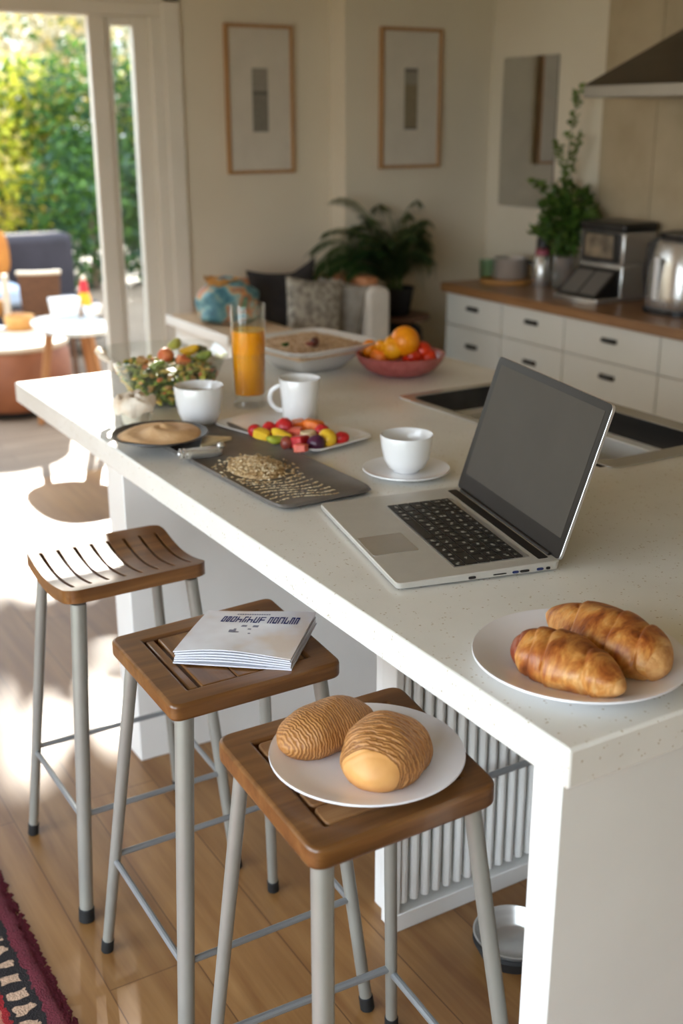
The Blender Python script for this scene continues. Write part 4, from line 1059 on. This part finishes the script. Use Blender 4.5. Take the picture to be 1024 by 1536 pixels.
# side table with bag
sd = thing('side_table', 'white side table with a pale wooden top carrying the painted bag', 'side table', (2.25, 4.78, 0))
MB().box(-.165, .165, -.34, .34, .785, .82).build('tabletop', 'paletop', sd, bevel=.01, seg=3)
MB().box(-.175, -.166, -.34, .34, .778, .822).build('edge_band', 'white', sd, bevel=.003)
MB().box(-.14, .14, -.31, .31, .70, .785).build('apron', 'white', sd, bevel=.003)
for x in (-.13, .13):
    for y in (-.30, .30): MB().box(x-.022, x+.022, y-.022, y+.022, 0, .70).build('leg', 'white', sd, bevel=.004)
bg = thing('gift_bag', 'colourful painted fabric bag standing on the side table', 'bag', (2.255, 4.80, .82))
def fnb(p):
    q = lambda v, r: math.copysign(abs(v/r)**.62*r, v)
    x, y, z = q(p.x, .14), q(p.y, .10), q(p.z, .10)
    return Vector((x*(1-.10*z/.1)*(1+.07*math.sin(z*55+y*20)), y*(1+.12*math.sin(x*38+z*20)), z*(1+.10*math.sin(x*34+1)+.08*math.sin(y*50))))
m = MB(); m.ell((0, 0, .088), .14, .10, .10, 44, 26, fn=fnb); m.v = [(x, y, max(z, .0005)) for x, y, z in m.v]; m.build('body', 'bag', bg, smooth=80)
m = MB(); m.lathe([(.055, 0), (.065, .016), (.080, .028), (.074, .030), (.05, .012)], 24, (-.03, 0, .172), cap0=False, cap1=False); m.v = [(x, y, z+.012*math.sin(x*80)*math.cos(y*70)) for x, y, z in m.v]
tag(m.build('gathered_top', 'ochrebowl', bg, smooth=80), 'tan gathered top')
# palm on a brown stand
ps = thing('plant_stand', 'round dark brown wooden stand under the palm', 'plant stand', (3.32, 4.985, 0))
MB().lathe([(0, .715), (.15, .715), (.155, .722), (.155, .735), (.15, .74), (0, .74)], 48).build('top', 'brownwood', ps, smooth=40)
MB().lathe([(0, 0), (.13, 0), (.13, .02), (.05, .06), (.06, .3), (.12, .55), (.115, .66), (.05, .715), (0, .715)], 36).build('pedestal', 'blackmatt', ps, smooth=60)
pm = thing('potted_palm', 'green feathery palm in a dark pot in the corner of the room', 'potted plant', (3.29, 4.98, .7405))
MB().lathe([(0, 0), (.065, 0), (.07, .004), (.09, .13), (.094, .14), (.086, .14), (.08, .12), (0, .118)], 36).build('pot', 'blackmatt', pm, smooth=50)
rnd = random.Random(17); fr_ = MB(); stm = MB()
for k in range(40):
    a = 2*PI*(k*.618)+rnd.uniform(-.2, .2); el = rnd.uniform(.85, 1.5); ln = rnd.uniform(.44, .62)*(1-.35*max(0, -math.sin(a)))
    p = Vector((rnd.uniform(-.035, .025), rnd.uniform(-.03, .03), .12)); d = Vector((math.cos(a)*math.cos(el)-.08, math.sin(a)*math.cos(el)*.3+.03, math.sin(el)))
    pts = [p.copy()]
    for s_ in range(12):
        d = (d+Vector((0, 0, -.02-(.040 if math.cos(a) > -.1 else .026)*s_))+Vector((d.x, d.y*.3, 0))*.02).normalized(); p = p+d*ln/12; pts.append(p.copy())
    stm.tube(pts, [.0045]+[.0028]*10+[.0015]*2, 6)
    for s_ in range(3, 13):
        dd = (pts[min(s_+1, 12)]-pts[s_-1]).normalized(); sd_ = dd.cross(Vector((0, 0, 1))).normalized()
        for h in range(3):
            q = pts[s_-1].lerp(pts[s_], h/3)
            for sg in (-1, 1):
                leaf(fr_, q, dd*.7+sd_*sg*.9+Vector((0, 0, -.45)), Vector((0, 0, 1)), .12*(1-.4*abs(s_-7)/6), .0125)
fr_.v = [(min(x, .17), min(y, .235), z) for x, y, z in fr_.v]; stm.v = [(min(x, .17), min(y, .236), z) for x, y, z in stm.v]
fr_.build('fronds', 'palm', pm, smooth=0); stm.build('stem', 'stem', pm)

# ------------------------------------------------------------------ terrace beyond the door
os_ = thing('outdoor_sofa', 'dark grey outdoor sofa in front of the garden shrubs', 'sofa', (1.75, 8.9, 0))
MB().box(-1.15, 1.15, .05, .35, .12, .86).build('backrest', 'outgrey', os_, bevel=.06, seg=3)
MB().box(-1.15, 1.15, -.5, .1, .12, .40).build('base', 'outgrey', os_, bevel=.03, seg=3)
for x in (-1.05, 1.05):
    for y in (-.42, .27): MB().box(x-.03, x+.03, y-.03, y+.03, -.005, .13).build('leg', 'blackmatt', os_)
tag(MB().box(-1.12, .58, -.52, .06, .40, .56).build('seat_cushion', 'skycush', os_, bevel=.05, seg=3), 'pale blue seat cushion')
oc = aty(4, 384, 8.72)
tag(MB().ell((0, 0, 0), .24, .09, .20, 28, 16, fn=lambda p: Vector((math.copysign(abs(p.x/.24)**.6*.24, p.x), p.y, math.copysign(abs(p.z/.20)**.6*.20, p.z)))).build('cushion', 'ochre', None, (oc.x-.19, 8.72, .765), (-.2, 0, 0)), 'ochre cushion leaning on the dark outdoor sofa', 'cushion')
wc = thing('wicker_chair', 'brown wicker chair with its back beyond the terrace table', 'chair', (2.31, 7.95, 0), -.3)
m = MB(); rings = []
for k in range(9):
    a = -.6+1.2*k/8; x, y = math.sin(a)*.25, -.2+.06*(1-math.cos(a))*3
    rings.append([(x*.86, y, .38), (x, y-.05, .72), (x, y-.02, .72), (x*.86, y+.03, .38)])
m.loft(rings); m.build('backrest', 'wicker', wc, bevel=.008)
MB().box(-.24, .24, -.2, .26, .34, .41).build('seat', 'wicker', wc, bevel=.02)
tag(MB().tube([(math.sin(-.6+1.2*k/8)*.25, -.24+.06*(1-math.cos(-.6+1.2*k/8))*3, .725) for k in range(9)], .016, 10).build('top_rail', 'paleband', wc), 'pale top rail')
tag(MB().box(-.245, -.20, -.22, -.16, .36, .72).build('back_post', 'paleband', wc, bevel=.01), 'pale back post')
for x in (-.2, .2):
    for y in (-.17, .22): MB().tube([(x, y, 0), (x*.95, y, .35)], .017, 10).build('leg', 'wicker', wc)
tt = thing('terrace_table', 'pale oval table with slanting wooden legs on the terrace', 'table', (2.02, 6.40, 0))
MB().sq([(.97, .575), (1, .585), (1, .598), (.97, .603)], 2.6, .20, .33, 56).build('tabletop', 'tablewhite', tt, smooth=50)
for x, y in ((.125, .02), (.125, .16), (-.12, .12)): MB().tube([(x*.8, y*.8, .576), (x*1.5, y*1.3, 0)], [.026, .018], 12).build('leg', 'teakleg', tt)
for lb, c, ax, ay, h in [('larger white bowl on the terrace table', at(98, 474, .603), .088, .075, .105), ('smaller white box right of the larger bowl on the terrace', at(138, 473, .603), .058, .05, .062)]:
    o = MB().sq([(.78, 0), (.86, .004), (1, h-.004), (.99, h), (.95, h-.002), (.82, .012), (.4, .010)], 4, ax, ay, 48).build('white_bowl', 'ceramic', None, (c.x, c.y, .6035), smooth=55)
    tag(o, lb, 'bowl', 'white bowls on the terrace table')
c = aty(126, 455, 6.66)
sb_ = thing('sauce_bottle', 'orange sauce bottle with a red cap on the terrace table', 'bottle', (c.x+.005, 6.66, .6035))
MB().lathe([(0, 0), (.036, 0), (.040, .006), (.040, .09), (.026, .13), (0, .13)], 28).build('body', 'sauce', sb_, smooth=50)
tag(MB().lathe([(0, .13), (.028, .13), (.022, .18), (.016, .20), (0, .20)], 24).build('cap', 'redcap', sb_, smooth=50), 'red cap')
tag(MB().lathe([(0, .20), (.014, .20), (.017, .212), (.012, .225), (0, .226)], 20).build('tip', 'paleband', sb_, smooth=50), 'pale tip')
pf = thing('leather_pouf', 'round terracotta leather pouf table with a pale rim on the terrace', 'pouf', (1.83, 7.02, 0))
MB().lathe([(0, .04), (.31, .04), (.34, .07), (.352, .2), (.345, .36), (.33, .40), (0, .40)], 56).build('body', 'pouf', pf, smooth=50)
tag(MB().lathe([(0, .40), (.335, .40), (.345, .415), (.335, .435), (.2, .435), (0, .43)], 56).build('rim', 'paleband', pf, smooth=50), 'pale rounded rim')
MB().lathe([(0, 0), (.27, 0), (.28, .04), (0, .04)], 40).build('base', 'blackmatt', pf)
c = at(30, 494, .436)
tag(MB().lathe([(0, 0), (.082, 0), (.088, .006), (.095, .085), (.092, .088), (.085, .08), (.078, .012), (0, .01)], 40).build('wooden_bowl', 'ochrebowl', None, (c.x, c.y, .436), smooth=50), 'ochre wooden bowl standing on the leather pouf', 'bowl')
c = at(-2, 494, .436)
tag(MB().lathe([(0, 0), (.05, 0), (.09, .012), (.088, .015), (.05, .005), (0, .005)], 40).build('side_plate', 'ceramic', None, (c.x-.04, c.y-.02, .436), smooth=50), 'white side plate at the edge of the leather pouf', 'plate')
c = at(0, 474, .436)
tag(MB().lathe([(0, 0), (.035, 0), (.05, .02), (.055, .11), (.05, .112), (.045, .02), (0, .01)], 32).build('ochre_cup', 'ochrebowl', None, (c.x-.02, c.y, .436), smooth=50), 'ochre cup behind the wooden bowl on the pouf', 'cup')

# ------------------------------------------------------------------ garden
def shrub(name, label, c, blobs, n, size, mats, wts, seed, trunk=None, cat='shrub'):
    t = thing(name, label, cat, (c[0], c[1], 0), 0, 'garden shrubs and trees beyond the terrace'); rnd = random.Random(seed); m = MB()
    vol = sum((b[3]*b[4]*b[5])**.7 for b in blobs)
    for b in blobs:
        for k in range(int(n*(b[3]*b[4]*b[5])**.7/vol)):
            v = Vector((rnd.gauss(0, 1), rnd.gauss(0, 1), rnd.gauss(0, 1))).normalized()*(rnd.random()**.33)
            p = Vector((b[0]+v.x*b[3], b[1]+v.y*b[4], b[2]+v.z*b[5]))
            if p.z < .02: continue
            d = Vector((rnd.gauss(0, 1), rnd.gauss(0, 1), rnd.gauss(-.2, .8))); u = Vector((rnd.gauss(0, 1), rnd.gauss(0, 1), rnd.gauss(0, 1)))
            s_ = size*rnd.uniform(.6, 1.4); leaf(m, p, d, u, s_, s_*.55, rnd.choices(range(len(mats)), wts)[0])
    m.build('foliage', mats, t, smooth=0)
    tk = MB()
    for pts, r in (trunk or [([(0, 0, 0), (0, 0, blobs[0][2])], .05)]):
        tk.tube(pts, [r*(1-.5*i/max(1, len(pts)-1)) for i in range(len(pts))], 10)
    tk.build('trunk', 'bark', t)
    return t
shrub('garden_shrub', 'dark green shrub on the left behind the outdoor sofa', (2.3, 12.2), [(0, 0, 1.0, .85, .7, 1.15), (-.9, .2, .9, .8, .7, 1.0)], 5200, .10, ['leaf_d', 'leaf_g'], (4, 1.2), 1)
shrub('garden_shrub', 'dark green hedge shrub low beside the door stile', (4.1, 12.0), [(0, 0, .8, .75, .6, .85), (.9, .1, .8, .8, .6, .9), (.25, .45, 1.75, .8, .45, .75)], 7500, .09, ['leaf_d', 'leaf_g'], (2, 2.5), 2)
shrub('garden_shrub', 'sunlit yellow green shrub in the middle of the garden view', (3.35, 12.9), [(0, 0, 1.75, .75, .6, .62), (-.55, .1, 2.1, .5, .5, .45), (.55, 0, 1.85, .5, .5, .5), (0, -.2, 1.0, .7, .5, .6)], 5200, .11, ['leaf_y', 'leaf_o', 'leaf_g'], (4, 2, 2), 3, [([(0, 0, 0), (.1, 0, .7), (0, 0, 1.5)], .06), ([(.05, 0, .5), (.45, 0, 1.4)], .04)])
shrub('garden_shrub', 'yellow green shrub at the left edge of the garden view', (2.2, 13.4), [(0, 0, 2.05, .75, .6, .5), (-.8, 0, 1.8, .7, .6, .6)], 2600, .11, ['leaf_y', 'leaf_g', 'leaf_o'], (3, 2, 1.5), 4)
shrub('garden_tree', 'pale beige leaved tree high on the right of the garden view', (4.7, 15.4), [(-.1, 0, 2.75, .95, .8, .62), (.8, 0, 2.4, .9, .8, .9)], 3400, .12, ['leaf_b', 'leaf_o', 'leaf_g'], (4, 1.5, 1.2), 5, [([(0, 0, 0), (-.1, 0, 1.4), (-.2, 0, 2.5)], .09), ([(-.1, 0, 1.3), (.6, 0, 2.3)], .05)], 'tree')
shrub('garden_tree', 'grey green tree far behind at the top of the garden view', (3.2, 17.5), [(-.5, 0, 2.6, .8, .6, .45), (.4, 0, 3.05, .7, .6, .35)], 1700, .12, ['leaf_g', 'leaf_b'], (2, 2), 6, None, 'tree')
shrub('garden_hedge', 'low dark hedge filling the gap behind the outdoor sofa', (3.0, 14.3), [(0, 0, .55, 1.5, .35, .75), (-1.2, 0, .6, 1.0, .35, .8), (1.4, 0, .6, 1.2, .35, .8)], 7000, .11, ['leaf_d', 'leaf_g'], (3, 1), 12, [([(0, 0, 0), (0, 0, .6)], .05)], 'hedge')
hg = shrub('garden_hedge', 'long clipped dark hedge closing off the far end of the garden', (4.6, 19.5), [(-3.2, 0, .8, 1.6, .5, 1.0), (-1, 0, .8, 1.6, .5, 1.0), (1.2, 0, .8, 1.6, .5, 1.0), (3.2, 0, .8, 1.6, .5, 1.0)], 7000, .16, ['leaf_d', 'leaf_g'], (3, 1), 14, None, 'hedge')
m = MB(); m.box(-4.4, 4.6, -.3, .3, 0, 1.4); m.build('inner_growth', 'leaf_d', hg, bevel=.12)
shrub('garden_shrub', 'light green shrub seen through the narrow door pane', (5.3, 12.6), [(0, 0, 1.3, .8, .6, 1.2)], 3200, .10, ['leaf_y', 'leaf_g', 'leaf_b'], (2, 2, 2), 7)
# unseen tree added for its thin flat crown, which shades the room floor
shrub('garden_tree', 'unseen tree added above the garden view to shade the room floor', (6.6, 13.0), [(-2.4, 0, 4.70, 2.0, .32, .13), (-2.2, 0, 4.68, 1.7, .30, .12), (.4, .3, 5.0, .8, 1.0, .8), (-2.7, .1, 4.15, 1.1, .3, .10)], 4200, .20, ['leaf_g', 'leaf_d'], (2, 1), 8, [([(0, 0, 0), (-.1, 0, 2.6), (-.2, 0, 4.6)], .14), ([(-.15, 0, 3.2), (-1.8, 0, 4.45), (-3.8, 0, 4.65)], .06)], 'tree')

# ------------------------------------------------------------------ light
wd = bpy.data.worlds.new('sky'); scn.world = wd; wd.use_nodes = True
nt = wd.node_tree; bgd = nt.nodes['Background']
tcw = nt.nodes.new('ShaderNodeTexCoord'); sp_ = nt.nodes.new('ShaderNodeSeparateXYZ'); cr_ = nt.nodes.new('ShaderNodeValToRGB')
nt.links.new(tcw.outputs['Generated'], sp_.inputs[0]); nt.links.new(sp_.outputs['Z'], cr_.inputs[0]); nt.links.new(cr_.outputs[0], bgd.inputs[0])
cr_.color_ramp.elements[0].position = 0; cr_.color_ramp.elements[0].color = (.85, .935, 1.0, 1)
cr_.color_ramp.elements[1].position = .7; cr_.color_ramp.elements[1].color = (.70, .84, 1.0, 1)
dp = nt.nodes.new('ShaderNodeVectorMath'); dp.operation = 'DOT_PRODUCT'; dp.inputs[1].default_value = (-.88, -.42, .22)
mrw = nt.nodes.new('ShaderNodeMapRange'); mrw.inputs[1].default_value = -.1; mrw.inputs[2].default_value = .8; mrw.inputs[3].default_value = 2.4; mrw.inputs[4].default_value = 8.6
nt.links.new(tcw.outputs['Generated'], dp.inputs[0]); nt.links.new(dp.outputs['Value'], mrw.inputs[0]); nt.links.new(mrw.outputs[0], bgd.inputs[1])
az, el = math.radians(19.3), math.radians(22.4)
sl = bpy.data.lights.new('sun', 'SUN'); sl.energy = 8.5; sl.angle = math.radians(.6); sl.color = (1, .93, .82)
so = bpy.data.objects.new('sun', sl); COL.objects.link(so)
tosun = Vector((math.sin(az)*math.cos(el), math.cos(az)*math.cos(el), math.sin(el)))
so.rotation_euler = tosun.to_track_quat('Z', 'Y').to_euler(); so.location = tosun*20
def portal(name, c, sx, sy, nrm):
    l = bpy.data.lights.new(name, 'AREA'); l.shape = 'RECTANGLE'; l.size = sx; l.size_y = sy; l.cycles.is_portal = True
    o = bpy.data.objects.new(name, l); COL.objects.link(o); o.location = c; o.rotation_euler = Vector(nrm).to_track_quat('-Z', 'Z' if abs(nrm[2]) < .9 else 'Y').to_euler()
portal('window_portal', (XL-.15, .7, 1.2), 4.4, 2.2, (1, 0, 0))
portal('door_portal', ((D0+1.9)/2, YB+.16, 1.08), 2.5, 2.2, (0, -1, 0))

# ------------------------------------------------------------------ camera
cd = bpy.data.cameras.new('camera'); co = bpy.data.objects.new('camera', cd); COL.objects.link(co)
cd.sensor_fit = 'VERTICAL'; cd.sensor_height = 36; cd.lens = FPX/1536*36; cd.clip_start = .05
mt_ = Matrix((R_, U_, -_f)).transposed().to_4x4(); mt_.translation = (0, 0, EYE); co.matrix_world = mt_
cd.dof.use_dof = True; cd.dof.focus_distance = 2.0; cd.dof.aperture_fstop = 2.8
scn.camera = co
scn.view_settings.view_transform = 'Standard'; scn.view_settings.look = 'None'; scn.view_settings.gamma = 1
scn.view_settings.use_curve_mapping = False
scn.view_settings.exposure = 0.14
scn.cycles.use_denoising = True
scn.cycles.max_bounces = 10; scn.cycles.diffuse_bounces = 5; scn.cycles.glossy_bounces = 4; scn.cycles.transmission_bounces = 6; scn.cycles.transparent_max_bounces = 16
scn.cycles.sample_clamp_indirect = 6; scn.cycles.caustics_reflective = False; scn.cycles.caustics_refractive = False
